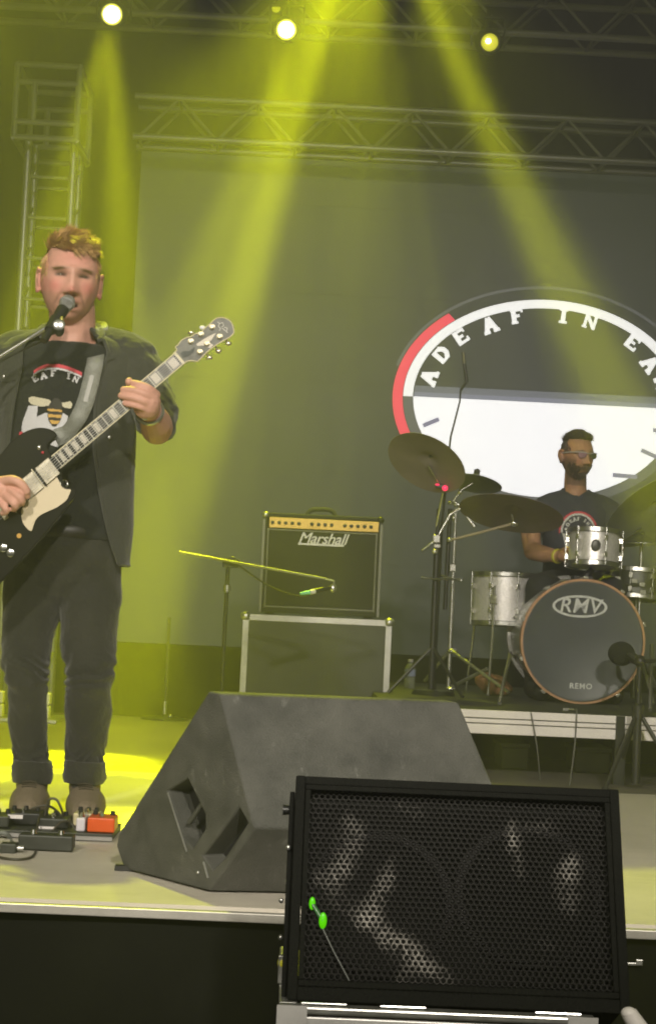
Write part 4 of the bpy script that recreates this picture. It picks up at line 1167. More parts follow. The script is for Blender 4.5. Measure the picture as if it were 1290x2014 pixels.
# ================================================================== ROAD CASE under it
c0, c1_ = P(548, 1988, FYb - 0.03).x, P(1172, 2003, FYb - 0.03).x
ct = fbz - 0.003
rc_ = thing('road_case', 'silver-edged road case under the foreground speaker at the bottom edge', 'case', ((c0 + c1_) / 2, FYb, 0))
mesh('panel', box((c0 + 0.006, FYb - 0.022, 0.12), (c1_ - 0.006, FYb + 0.45, ct - 0.006)), mat('case_brown', (0.07, 0.06, 0.035), 0.6, vary=0.2, vscale=6), rc_, smooth=False)
mesh('lid_edge', box((c0, FYb - 0.032, ct - 0.012), (c1_, FYb - 0.004, ct)), M_alu, rc_, smooth=False, bevel=0.003)
mesh('lid_edge', box((c0, FYb - 0.030, ct - 0.034), (c1_, FYb - 0.0225, ct - 0.016)), M_edge, rc_, smooth=False, bevel=0.002)
mesh('side_edge', box((c0, FYb - 0.003, ct - 0.012), (c0 + 0.03, FYb + 0.45, ct)), M_alu, rc_, smooth=False, bevel=0.003)
for xa_ in (c0 - 0.003, c1_ - 0.045):
    mesh('corner_plate', box((xa_, FYb - 0.035, ct - 0.05), (xa_ + 0.048, FYb - 0.0325, ct + 0.002)), M_edge, rc_, smooth=False)
for x0 in (P(590, 1980, 2.78).x, P(745, 1984, 2.78).x, P(1050, 1990, 2.78).x):
    mesh('lid_trim', box((x0, FYb - 0.030, ct + 0.0005), (x0 + 0.075, FYb - 0.020, ct + 0.007)), M_chrome, rc_, smooth=False, bevel=0.002)
for xx in (c0 + 0.06, c1_ - 0.06):
    for yy in (FYb + 0.04, FYb + 0.39):
        mesh('castor', join(lathe((xx - 0.015, yy, 0.05), (1, 0, 0), [(0, 0), (0, 0.05), (0.03, 0.05), (0.03, 0)], 20), box((xx - 0.03, yy - 0.03, 0.095), (xx + 0.03, yy + 0.03, 0.12))), M_rubber, rc_)
# upright beside the speaker; yellow back light painted into its cap colour
us = P(551, 1920, 2.93)
up = thing('cable_post', 'short metal post with yellow-lit edges left of the foreground speaker', 'post', (us.x, 2.93, ct))
mesh('post', box((us.x - 0.004, 2.925, ct + 0.001), (us.x + 0.006, 2.935, P(553, 1880, 2.93).z)), M_alu, up, smooth=False, bevel=0.001)
mesh('cap', ellipsoid(P(554, 1895, 2.93), 0.007, 0.006, 0.011), mat('yellow_backlit', (0.6, 0.58, 0.03), 0.5), up)
wk = P(1238, 2002, 2.75)
wb2 = thing('plastic_jug', 'white rounded plastic object poking up at the bottom right corner', 'jug', (wk.x, wk.y, wk.z - 0.2))
mesh('jug_body', join(tube([wk + Vector((0.024, 0, -0.03)), wk + Vector((-0.001, 0, 0.006))], [0.017, 0.013], 20), ellipsoid(wk + Vector((-0.001, 0, 0.006)), 0.013, 0.013, 0.010), tube([wk + Vector((0.024, 0, -0.2)), wk + Vector((0.024, 0, -0.028))], [0.03, 0.022], 20)), M_white, wb2)
mesh('cap', tube([wk + Vector((0.024, 0, -0.205)), wk + Vector((0.024, 0, -0.19))], [0.031, 0.031], 20), M_white, wb2)
lt_ = P(1245, 1897, SE + 0.03)
t = thing('latch', 'small shiny metal latch on the black stage front at the right', 'latch', lt_)
mesh('plate', obox(lt_, EX * 0.016, EY * 0.004, EZ * 0.003), M_alu, t, bevel=0.001, smooth=False)
mesh('hook', obox(lt_ + Vector((0.012, -0.002, 0.004)), EX * 0.007, EY * 0.004, EZ * 0.006), M_alu, t, bevel=0.001, smooth=False)

# ================================================================== PEDALS AND CABLES
def on_floor(px, py, h=0.0): return PZ(px, py, FLOOR + h)
M_ped = mat('pedal_dark', (0.035, 0.038, 0.03), 0.45, 0.2, vary=0.3, vscale=25)
pb0 = on_floor(-60, 1660); pb1 = on_floor(232, 1660)
pbY = on_floor(100, 1652).y
pbd = thing('pedal_board', 'long flat black pedal board at the singer\'s feet', 'pedal board', ((pb0.x + pb1.x) / 2, pbY, FLOOR))
xe = on_floor(226, 1650).x
mesh('tray', box((pb0.x, pbY, FLOOR + 0.004), (xe, pbY + 0.24, FLOOR + 0.020)), M_ped, pbd, smooth=False, bevel=0.002)
mesh('front_rail', box((pb0.x, pbY - 0.006, FLOOR + 0.003), (xe, pbY - 0.001, FLOOR + 0.013)), mat('rail', (0.4, 0.39, 0.38), 0.35, 0.6), pbd, smooth=False)
def pedal(px, py, w_, d_, h_, m_, label, knobs=3, Y=None, extra=None, z=0.021):
    c = on_floor(px, py, z)
    if Y: c = P(px, py, Y); c.z = FLOOR + z
    t = thing('effect_pedal', label, 'pedal', c)
    mesh('housing', box((c.x - w_ / 2, c.y, c.z), (c.x + w_ / 2, c.y + d_, c.z + h_)), m_, t, smooth=False, bevel=0.004)
    for i in range(knobs):
        mesh('knob', lathe((c.x - w_ * 0.32 + i * w_ * 0.64 / max(1, knobs - 1), c.y + d_ * 0.75, c.z + h_), (0, 0, 1), [(0, 0.007), (0.011, 0.006), (0.011, 0)], 12), M_blackm, t)
    mesh('foot_switch', lathe((c.x, c.y + d_ * 0.25, c.z + h_), (0, 0, 1), [(0, 0.008), (0.006, 0.008), (0.006, 0.005), (0.012, 0.005), (0.012, 0)], 12), M_chrome, t)
    return t
M_or = mat('orange_enamel', (0.72, 0.10, 0.012), 0.35, vary=0.08, vscale=20)
M_cream = mat('cream_enamel', (0.62, 0.55, 0.33), 0.4, vary=0.1, vscale=20)
M_pedw = mat('white_enamel', (0.66, 0.62, 0.66), 0.4)
pedal(197, 1650, 0.072, 0.10, 0.038, M_or, 'bright orange effect pedal beside the wedge monitor', 2, Y=pbY + 0.02)
pedal(157, 1646, 0.024, 0.09, 0.036, M_pedw, 'narrow white effect pedal left of the orange one', 1, Y=pbY + 0.02)
pedal(168, 1630, 0.07, 0.08, 0.034, M_cream, 'cream effect pedal behind the orange and white ones', 3, Y=pbY + 0.13)
pedal(100, 1655, 0.085, 0.10, 0.026, M_ped, 'black effect pedal with a pale label strip in the middle of the board', 3, Y=pbY + 0.06)
pedal(40, 1655, 0.10, 0.10, 0.032, M_blackm, 'tall black effect pedal behind the foot switch block', 3, Y=pbY + 0.10)
pedal(-15, 1650, 0.08, 0.10, 0.03, M_ped, 'black effect pedal at the left edge of the picture', 3, Y=pbY + 0.03)
q = on_floor(88, 1676)
t = thing('foot_switch_block', 'olive-black two-switch block lying on the deck in front of the pedal board', 'pedal', q)
mesh('housing', box((q.x - 0.068, q.y, FLOOR + 0.002), (q.x + 0.068, q.y + 0.06, FLOOR + 0.040)), M_ped, t, smooth=False, bevel=0.004)
for sx in (-0.035, 0.035):
    mesh('switch', lathe((q.x + sx, q.y + 0.03, FLOOR + 0.040), (0, 0, 1), [(0, 0.008), (0.01, 0.006), (0.01, 0)], 12), M_chrome, t)
for (px_, py_, hw_, lb, zz) in ((92, 1630, 0.022, 'pale paper strip on the black effect pedal', 0.065), (30, 1607, 0.020, 'pale paper strip near the left boot', 0.10)):
    c = P(px_, py_, pbY + 0.055)
    t = thing('tape_strip', lb, 'tape', c)
    mesh('strip', obox(c, EX * hw_, EY * 0.001, EZ * 0.005), M_white, t, smooth=False)
q = on_floor(18, 1668, 0.012)
t = thing('power_adapter', 'small dark power adapter with pale plug left of the foot switch block', 'adapter', q)
mesh('housing', obox(q, EX * 0.02, EY * 0.02, EZ * 0.012), M_ped, t, smooth=False, bevel=0.003)
mesh('plug', tube([q + EX * 0.02, q + EX * 0.036], 0.007, 10), M_alu, t)
M_cab = mat('cable_dark', (0.05, 0.045, 0.03), 0.5)
def cable(pts, label, r=0.0032, m_=None):
    mesh('cable', tube(smooth_path(pts, 8), r, 8), m_ or M_cab, cat='cable', label=label)
cable([on_floor(-30, 1680, .004), on_floor(15, 1690, .004), on_floor(50, 1690, .004), on_floor(68, 1680, .004), P(72, 1655, pbY - 0.03), P(74, 1625, pbY + 0.02), P(80, 1600, pbY + 0.1)], 'dark cable looping on the deck in front of the pedals')
cable([P(88, 1605, pbY + 0.1), P(96, 1575, pbY + 0.1), P(110, 1573, pbY + 0.1), P(120, 1590, pbY + 0.1), P(126, 1612, pbY + 0.12)], 'cable arching between the singer\'s boots')
cable([P(60, 1592, pbY + 0.1), P(90, 1585, pbY + 0.1), P(112, 1596, pbY + 0.12), P(132, 1622, pbY + 0.12)], 'second cable curving over the pedals between the boots')
cable([P(100, 1640, pbY + 0.01), P(120, 1618, pbY + 0.03), P(140, 1620, pbY + 0.05), P(150, 1640, pbY + 0.04)], 'short patch cable between the black and white pedals')
cable([P(-20, 1640, pbY - 0.02), P(10, 1640, pbY - 0.03), P(22, 1655, pbY - 0.03), on_floor(24, 1666, .01)], 'thick grey cable at the left edge beside the power adapter', 0.006, M_grey)
# ================================================================== PEOPLE
def skin_mat(name, rough=0.5):
    return mat(name, (0.5, 0.3, 0.2), rough, vary=0.07, vscale=45, bump=0.12, bscale=220, attr='col', spec=0.35)
M_skinA = skin_mat('skin_pale', 0.48)
M_skinB = skin_mat('skin_warm', 0.5)

def head_grid(c, yaw, roll, sc=1.0, nod=0.0, nu=150, nv=120, beard=False, mouth=0.5, wid=0.077, jaw=0.30):
    """A head as a displaced grid; local x to the picture's right, -y to the camera, z up. Returns mesh and to-world map."""
    R = Matrix.Rotation(yaw, 3, 'Z') @ Matrix.Rotation(nod, 3, 'X') @ Matrix.Rotation(roll, 3, 'Y')
    c = Vector(c)
    def G(x, z, cx, cz, sx, sz):
        return math.exp(-((x - cx) / sx) ** 2 - ((z - cz) / sz) ** 2)
    V, F, loc = [], [], []
    for j in range(nv + 1):
        t = PI * j / nv
        for i in range(nu):
            a = 2 * PI * i / nu
            dx, dy, dz = math.sin(t) * math.sin(a), -math.sin(t) * math.cos(a), math.cos(t)
            # squarish skull
            x, y, z = dx * 0.078, dy * 0.098, dz * 0.122
            x = math.copysign(abs(dx) ** 0.86, dx) * wid
            if z < 0.0:
                kz = min(1, -z / 0.115)
                x *= 1 - jaw * kz ** 1.8
                if y < 0: y = y * (1 - 0.06 * kz)
                else: y *= 1 - 0.42 * kz
            if y > 0 and z > -0.02: y *= 1.06
            if y < 0 and z > 0.05: y *= 1 - 0.10 * min(1, (z - 0.05) / 0.06)
            fr = max(0.0, min(1.0, (-dy - 0.05) / 0.45))
            fr = fr * fr * (3 - 2 * fr)
            d = 0.0
            d += 0.0065 * (G(x, z, -.030, .025, .022, .009) + G(x, z, .030, .025, .022, .009))      # brows
            d -= 0.0150 * (G(x, z, -.031, .006, .017, .012) + G(x, z, .031, .006, .017, .012))     # sockets
            d += 0.0052 * (G(x, z, -.031, .005, .0125, .008) + G(x, z, .031, .005, .0125, .008))   # eye balls
            d += 0.0022 * (G(x, z, -.031, .013, .014, .0035) + G(x, z, .031, .013, .014, .0035))   # upper lids
            d += 0.0045 * (G(x, z, -.046, -.024, .020, .018) + G(x, z, .046, -.024, .020, .018))   # cheeks
            zz = z
            if -0.045 < zz < 0.03:                                                               # nose
                f_ = (0.03 - zz) / 0.062
                d += (0.004 + 0.018 * min(1, max(0, f_)) ** 1.2) * math.exp(-(x / (0.009 + 0.0075 * f_)) ** 2)
            d += 0.014 * G(x, z, 0, -.036, .012, .0085)
            d += 0.008 * (G(x, z, -.015, -.040, .007, .006) + G(x, z, .015, -.040, .007, .006))
            d -= 0.0045 * (G(x, z, -.0065, -.047, .0045, .003) + G(x, z, .0065, -.047, .0045, .003))
            d += 0.003 * G(x, z, 0, -.068, .034, .028)
            d += 0.0040 * G(x, z, 0, -.0625, .020, .0038)
            d += 0.0048 * G(x, z, 0, -.0800 - 0.006 * mouth, .017, .0045)
            d -= (0.004 + 0.012 * mouth) * G(x, z, 0, -.0712 - 0.002 * mouth, .021, .0030 + 0.0035 * mouth)
            d -= 0.003 * G(x, z, 0, -.093, .020, .005)
            ax_ = abs(x)
            d -= 0.0030 * math.exp(-((ax_ - .031 + 0.42 * (z + .05)) / .0040) ** 2 - ((z + .058) / .020) ** 2)
            d += 0.0040 * G(ax_, z, .044, -.046, .012, .014) * mouth
            d -= 0.0022 * (G(ax_, z, .031, -.009, .018, .0025))
            d += 0.0075 * G(x, z, 0, -.107, .020, .012)
            y -= d * fr
            loc.append((x, y, z))
            V.append(c + R @ (Vector((x, y, z)) * sc))
    for j in range(nv):
        for i in range(nu):
            A_, B_ = j * nu + i, j * nu + (i + 1) % nu
            if j == 0: F.append((A_, B_ + nu, A_ + nu))
            elif j == nv - 1: F.append((A_, B_, A_ + nu))
            else: F.append((A_, B_, B_ + nu, A_ + nu))
    ears = []
    for sx in (-1, 1):
        e0 = Vector((sx * 0.077, 0.012, -0.004))
        er = Matrix.Rotation(sx * 0.35, 3, 'Z')
        def E(v): return c + R @ ((e0 + er @ v) * sc)
        pts = [E(Vector((sx * 0.004, -0.010, -0.026))), E(Vector((sx * 0.008, -0.004, -0.034))), E(Vector((sx * 0.014, 0.008, -0.018))), E(Vector((sx * 0.019, 0.017, 0.004))),
               E(Vector((sx * 0.018, 0.014, 0.022))), E(Vector((sx * 0.012, 0.002, 0.031))), E(Vector((sx * 0.006, -0.010, 0.024)))]
        ears.append(tube(smooth_path(pts, 4), [0.0055 * sc] * 25, 8))
        ears.append(tube([E(Vector((sx * 0.000, 0.0, -0.022))), E(Vector((sx * 0.006, 0.005, 0.0))), E(Vector((sx * 0.005, 0.004, 0.018)))], [0.008 * sc, 0.010 * sc, 0.008 * sc], 10))
    def toworld(v): return c + R @ (Vector(v) * sc)
    def tolocal(p): return R.transposed() @ ((Vector(p) - c)) / sc
    return (V, F), ears, toworld, tolocal

def skin_colour(p, tolocal, base, red, beardc=None, lip=(0.42, 0.12, 0.12), brow=(0.15, 0.09, 0.045)):
    l = tolocal(p)
    c = list(base)
    if l.length < 0.19 and l.z > -0.15:
        x, y, z = l
        def G(cx, cz, sx, sz): return math.exp(-((x - cx) / sx) ** 2 - ((z - cz) / sz) ** 2)
        def mixc(col, w_):
            w_ = max(0, min(1, w_))
            for i in range(3): c[i] = c[i] * (1 - w_) + col[i] * w_
        if y < 0.02:
            mixc(red, 0.75 * (G(-.045, -.025, .022, .020) + G(.045, -.025, .022, .020)) + 0.6 * G(0, -.036, .013, .012) + 0.4 * G(0, .05, .05, .02))
            if abs(x) > 0.065 and z > -0.04: mixc(red, 0.35)
        if y < -0.04:
            ax_ = abs(x)
            mixc((0.17, 0.09, 0.055), 0.80 * math.exp(-((ax_ - .031) / .020) ** 2 - ((z - .0105) / .0075) ** 2))       # socket shadow painted over the lids
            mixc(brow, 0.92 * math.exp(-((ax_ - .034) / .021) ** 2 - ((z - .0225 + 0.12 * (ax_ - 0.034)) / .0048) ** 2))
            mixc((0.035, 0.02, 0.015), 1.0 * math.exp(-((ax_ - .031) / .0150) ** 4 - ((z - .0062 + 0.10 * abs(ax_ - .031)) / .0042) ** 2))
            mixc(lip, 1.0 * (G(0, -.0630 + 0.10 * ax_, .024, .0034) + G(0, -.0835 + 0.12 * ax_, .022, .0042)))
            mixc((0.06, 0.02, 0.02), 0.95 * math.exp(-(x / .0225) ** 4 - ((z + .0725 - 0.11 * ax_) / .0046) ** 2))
            mixc((0.11, 0.04, 0.03), 0.95 * (G(-.0085, -.0475, .006, .0030) + G(.0085, -.0475, .006, .0030)))  # shade under the nose painted around the nostrils
            mixc((base[0] * 0.45, base[1] * 0.38, base[2] * 0.38), 0.7 * math.exp(-((ax_ - .031 + 0.42 * (z + .05)) / .0035) ** 2 - ((z + .058) / .018) ** 2))  # smile fold with its crease shade painted in
            mixc((base[0] * 0.55, base[1] * 0.52, base[2] * 0.48), 0.6 * max(0, min(1, (-0.060 - z) / 0.03)))      # darker down the jaw
            for fz_ in (.050, .060):
                mixc((base[0] * 0.8, base[1] * 0.72, base[2] * 0.7), 0.30 * math.exp(-((z - fz_ - 0.004 * math.cos(x * 60)) / .0013) ** 2) * math.exp(-(x / .035) ** 2))
        if beardc:
            wb_ = 0
            if z < -0.045 and y < 0.03: wb_ = min(1, (-0.045 - z) / 0.02)
            if abs(x) > 0.05 and z < 0.0: wb_ = max(wb_, min(1, -z / 0.03))
            wb_ *= 1 - 0.8 * G(0, -.073, .018, .009)
            mixc(beardc, 0.85 * wb_)
    return tuple(c)

def finger(pts, r0, r1, n=10):
    return limb([Vector(p) for p in pts], [r0 + (r1 - r0) * i / (len(pts) - 1) for i in range(len(pts))], 4, n)

def hair_tufts(tw, n, ok, length, curl, rad, lift, seed, dirfn, base=(0.079, 0.102, 0.124)):
    """Short locks rooted on the scalp; hairs near one another lean the same way, so they read as clumps."""
    rnd = random.Random(seed)
    V, F = [], []
    cnt = 0
    while cnt < n:
        t, a = math.acos(rnd.uniform(-0.25, 1)), rnd.uniform(0, 2 * PI)
        d = Vector((math.sin(t) * math.sin(a), -math.sin(t) * math.cos(a), math.cos(t)))
        if not ok(d, rnd): continue
        cnt += 1
        p = Vector((math.copysign(abs(d.x) ** 0.86, d.x) * base[0], d.y * base[1], d.z * base[2]))
        nrm_ = Vector((d.x / base[0], d.y / base[1], d.z / base[2])).normalized()
        q0 = d * 4.2
        cl = Vector((noise.noise(q0 + Vector((seed, 0, 0))), noise.noise(q0 + Vector((0, 17, 0))), noise.noise(q0 + Vector((0, 0, 33)))))
        L = length(d, rnd) * (1 + 0.45 * cl.x)
        flow = dirfn(d, rnd) + cl * curl
        flow = (flow - nrm_ * flow.dot(nrm_))
        if flow.length > 0: flow.normalize()
        q = p - nrm_ * 0.002
        lf = lift(d)
        dirv = (nrm_ * lf + flow * (1 - lf) + Vector((rnd.uniform(-1, 1), rnd.uniform(-1, 1), rnd.uniform(-1, 1))) * 0.16).normalized()
        cr = Vector((noise.noise(q0 * 2), noise.noise(q0 * 2 + Vector((9, 0, 0))), noise.noise(q0 * 2 + Vector((0, 9, 0))))) * curl
        pts = []
        for s in range(5):
            pts.append(tw(q))
            q = q + dirv * (L / 4)
            dirv = (dirv + flow * 0.35 + cr * 0.45 - nrm_ * 0.14).normalized()
        v, f = tube(pts, [rad, rad, rad * 0.85, rad * 0.6, rad * 0.2], 3, caps=False)
        o = len(V); V += v; F += [tuple(i + o for i in g) for g in f]
    return V, F

def cloth_noise(V, amp, sc=(9, 9, 4), seed=0):
    out = []
    for p in V:
        q = Vector((p.x * sc[0], p.y * sc[1], p.z * sc[2])) + Vector((seed, seed * 2, 0))
        nn = Vector((noise.noise(q), noise.noise(q + Vector((31, 0, 0))), noise.noise(q + Vector((0, 57, 0))) * 0.5))
        q2 = q * 2.6
        nn += Vector((noise.noise(q2), noise.noise(q2 + Vector((11, 0, 0))), 0)) * 0.4
        out.append(p + nn * amp)
    return out

def shell(secs, Yc, n=64, a0=None, a1=None, power=2.3, backk=1.0):
    """Lofted garment. secs: rows of (photo y, centre x, half width px, half depth m[, left deg, right deg])."""
    V, F = [], []
    full = a0 is None and len(secs[0]) < 5
    for s in secs:
        y, cx, hw = s[0], s[1], s[2]
        c = P(cx, y, Yc)
        rx = hw * Yc / FPX
        la, ra = (s[4], s[5]) if len(s) > 5 else (0, 360)
        for i in range(n + (0 if full else 1)):
            if full: a = 2 * PI * i / n
            else: a = math.radians(ra + (la - ra) * i / n)
            ca, sa = math.sin(a), -math.cos(a)        # a = 0 is the front (towards the camera)
            e = 2 / power
            x = math.copysign(abs(ca) ** e, ca) * rx
            yy = math.copysign(abs(sa) ** e, sa) * s[3]
            V.append(c + Vector((x, yy + (s[6] if len(s) > 6 else 0), 0)))
    w_ = n if full else n + 1
    for j in range(len(secs) - 1):
        for i in range(n if full else n):
            i2 = (i + 1) % w_ if full else i + 1
            F.append((j * w_ + i, j * w_ + i2, (j + 1) * w_ + i2, (j + 1) * w_ + i))
    return V, F
def interp_secs(secs, sub=6):
    out = []
    for i in range(len(secs) - 1):
        for k_ in range(sub):
            t = k_ / sub
            out.append(tuple(a + (b_ - a) * t for a, b_ in zip(secs[i], secs[i + 1])))
    out.append(secs[-1])
    return out

# ------------------------------------------------------------------ THE SINGER
GY = 5.0
feet = PZ(110, 1604, FLOOR)
sg = thing('person', 'fair-haired man in a dark open jacket and printed T-shirt, singing and playing a black guitar', 'person', feet)
HC = P(138, 552, 4.94)
hg, ears, TW, TL = head_grid(HC, math.radians(11), math.radians(2), 1.04, math.radians(4), mouth=0.9, wid=0.080, jaw=0.20)
def Q(x, y, d): return P(x, y, d)
body = [hg] + ears
body.append(limb([Q(142, 600, 4.985), Q(142, 650, 5.01), Q(140, 690, 5.02)], [0.066, 0.068, 0.078], 4, 20))
body.append(limb([Q(140, 700, 5.02), Q(134, 800, 5.02), Q(130, 900, 5.02), Q(128, 1000, 5.0), Q(126, 1080, 5.0)], [0.080, 0.092, 0.092, 0.095, 0.10], 4, 24))
body.append(limb([Q(205, 695, 5.02), Q(262, 722, 5.02)], [0.06, 0.062], 3))
body.append(limb([Q(75, 700, 5.02), Q(12, 725, 5.02)], [0.06, 0.062], 3))
SH_R, EL_R, WR_R = Q(262, 722, 5.02), Q(309, 842, 4.90), Q(293, 806, 4.735)
body.append(limb([SH_R, Q(292, 785, 4.97), EL_R], [0.058, 0.05, 0.044]))
body.append(limb([EL_R, (EL_R + WR_R) / 2 + Vector((0.006, 0, -0.006)), WR_R], [0.047, 0.044, 0.031]))
SH_L, EL_L, WR_L = Q(12, 725, 5.02), Q(-62, 890, 4.98), Q(-22, 955, 4.70)
body.append(limb([SH_L, Q(-30, 800, 5.01), EL_L], [0.058, 0.05, 0.044]))
body.append(limb([EL_L, (EL_L + WR_L) / 2, WR_L], [0.046, 0.042, 0.030]))
for kx, ax_, fx_ in ((62, 62, 58), (172, 166, 168)):
    body.append(limb([Q(kx * 0.6 + 50, 1080, 5.0), Q(kx, 1180, 5.0), Q(kx - 4, 1320, 4.97), Q(ax_ - 2, 1440, 5.0), Q(ax_, 1560, 5.0)], [0.066, 0.056, 0.036, 0.028, 0.026]))
    body.append(limb([Q(ax_, 1575, 5.0), Q(fx_, 1592, 4.88)], [0.035, 0.030], 3))
# fretting hand: palm under the neck, fingers over the strings, thumb behind
gd = 4.685
body.append(limb([WR_R, Q(290, 800, 4.70), Q(292, 790, 4.69)], [0.030, 0.034, 0.033], 3, 14))
body.append(ellipsoid(Q(288, 797, 4.703), 0.038, 0.026, 0.040, 18, 12, Matrix.Rotation(math.radians(-20), 3, 'Y')))
for pts, r0, r1 in (([(307, 776, gd + .006), (292, 764, gd - .018), (276, 757, gd - .020), (262, 753, gd - .010)], .0128, .0098),
                    ([(308, 790, gd + .006), (288, 776, gd - .024), (265, 768, gd - .026), (243, 766, gd - .012)], .0125, .0098),
                    ([(305, 802, gd + .008), (283, 789, gd - .024), (260, 781, gd - .026), (238, 778, gd - .012)], .0122, .0095),
                    ([(298, 812, gd + .012), (279, 801, gd - .018), (262, 796, gd - .020), (246, 793, gd - .010)], .0108, .0085)):
    body.append(finger([Q(*q) for q in pts], r0, r1, 12))
body.append(finger([Q(282, 806, 4.712), Q(268, 782, 4.735), Q(258, 762, 4.728), Q(254, 750, 4.712)], .0145, .0115, 12))
# picking hand
pd = 4.635
body.append(ellipsoid(Q(2, 962, pd + .03), 0.040, 0.026, 0.036, 18, 12))
body.append(limb([WR_L, Q(0, 962, pd + .03)], [0.031, 0.032], 3, 14))
for pts, r0, r1 in (([(22, 950, pd + .02), (42, 960, pd), (50, 968, pd + .004), (54, 975, pd + .012)], .0125, .0095),
                    ([(20, 964, pd + .01), (36, 975, pd - .010), (43, 985, pd - .004), (42, 990, pd + .010)], .0125, .0098),
                    ([(12, 976, pd + .01), (26, 988, pd - .010), (30, 997, pd), (26, 1001, pd + .012)], .0122, .0095),
                    ([(0, 986, pd + .015), (10, 998, pd), (12, 1006, pd + .006), (6, 1009, pd + .016)], .0108, .0085),
                    ([(8, 946, pd + .015), (26, 944, pd - .004), (42, 952, pd - .006), (52, 966, pd)], .0148, .0112)):
    body.append(finger([Q(*q) for q in pts], r0, r1, 12))
bv, bf = remesh(join(*body), 0.0030, 2, 0.4)
base_s, red_s = (0.68, 0.37, 0.29), (0.72, 0.25, 0.22)
cols = []
for p in bv:
    cols.append(skin_colour(p, TL, base_s, red_s))
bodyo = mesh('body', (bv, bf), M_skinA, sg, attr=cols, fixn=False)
# eyes as slits under the lids
M_hairA = mat('hair_fair', (0.66, 0.42, 0.18), 0.5, col2=(0.36, 0.21, 0.085), vscale=70, spec=0.6)
for sx in (-1, 1):
    mesh('eye', ellipsoid(TW((sx * 0.0295, -0.0795, 0.0055)), 0.0115, 0.0052, 0.0034, 18, 12), mat('eye_wet', (0.10, 0.075, 0.055), 0.12), sg)
    mesh('eyebrow', join(*[tube([TW((sx * u, -0.0935 + 0.35 * max(0, u - 0.03), 0.0215 - 0.10 * (u - 0.03) + 0.0025 * math.sin(u * 900))), TW((sx * (u + 0.006), -0.0955 + 0.35 * max(0, u - 0.026), 0.0245 - 0.12 * (u - 0.03)))], [0.0009, 0.0003], 4) for u in [0.013 + 0.0011 * q for q in range(36)]]), mat('brow_brown', (0.20, 0.12, 0.05), 0.6), sg, fixn=False)
mesh('mouth', ellipsoid(TW((0.002, -0.0700, -0.0735)), 0.0215, 0.0105, 0.0062, 20, 12), mat('mouth_dark', (0.05, 0.015, 0.015), 0.5), sg)
mesh('teeth', ellipsoid(TW((0.002, -0.0735, -0.0700)), 0.016, 0.0085, 0.0024, 18, 10), mat('teeth', (0.55, 0.5, 0.42), 0.3), sg)
def okA(d, rnd):
    if d.y < -0.1 and d.z < 0.60 + 0.10 * abs(d.x): return abs(d.x) > 0.80 and d.z > 0.05
    if d.z < -0.1: return d.y > 0.25
    if d.z < 0.25 and d.y < 0.2: return abs(d.x) > 0.8 and d.y > -0.35 and d.z > -0.02
    return True
def lenA(d, rnd): return (0.018 if d.z < 0.5 else 0.030 + 0.018 * rnd.random()) * (1 if d.z > 0.75 else 0.9)
def flowA(d, rnd): return Vector((0.55, -0.75, 0.1)) if d.z > 0.6 else Vector((0, 0.25, -1))
hv = hair_tufts(TW, 9000, okA, lenA, 1.1, 0.00115, lambda d: 0.50 if d.z > 0.62 else 0.12, 3, flowA)
scalp = ellipsoid((0, 0, 0), 0.0790, 0.1035, 0.1245, 64, 48)
sv = []
keep = []
for i, v in enumerate(scalp[0]):
    d = Vector((v.x / 0.079, v.y / 0.1035, v.z / 0.1245)).normalized()
    keep.append((not (d.y < -0.02 and d.z < 0.64) and not (d.z < 0.12 and d.y < 0.1) and d.z > -0.35) or (abs(d.x) > 0.86 and d.z > 0.02))
    xx = math.copysign(abs(d.x) ** 0.86, d.x) * 0.0815
    hgt = 1.0 + (0.06 * max(0, fbm(d * 3.1, 2.0)) + 0.03) * max(0, min(1, (d.z - 0.3) / 0.4)) * (1 if d.y > 0 else max(0, min(1, (d.z - 0.64) / 0.26)))
    sv.append(TW(Vector((xx * hgt, v.y * hgt, v.z * hgt))))
sf = [f for f in scalp[1] if all(keep[i] for i in f)]
mesh('hair', join((sv, sf), hv), M_hairA, sg, fixn=False)

# T-shirt
M_tee = mat('tee_black', (0.024, 0.026, 0.025), 0.9, spec=0.2, vary=0.2, vscale=7, bump=0.35, bscale=70, sheen=0.2)
tee_secs = [(664, 141, 40, .060), (670, 141, 46, .068), (676, 141, 60, .078), (686, 139, 96, .090), (700, 137, 122, .100), (730, 135, 126, .115), (780, 132, 122, .125), (850, 131, 114, .130), (930, 130, 112, .138), (1000, 129, 112, .138), (1060, 128, 114, .130)]
tv, tf = shell(interp_secs(tee_secs, 5), GY + 0.02, 72)
# lower the neckline at the front
tv = [p + Vector((0, 0, -0.012)) if (p.z > P(140, 680, GY).z and p.y < GY) else p for p in tv]
tv = cloth_noise(tv, 0.0045, (10, 8, 6), 3)
tee = mesh('t_shirt', (tv, tf), M_tee, sg, solid=0.003)
mesh('collar', tube([p for p in [tv[i] for i in range(72)]] + [tv[0]], 0.006, 8), M_tee, sg)
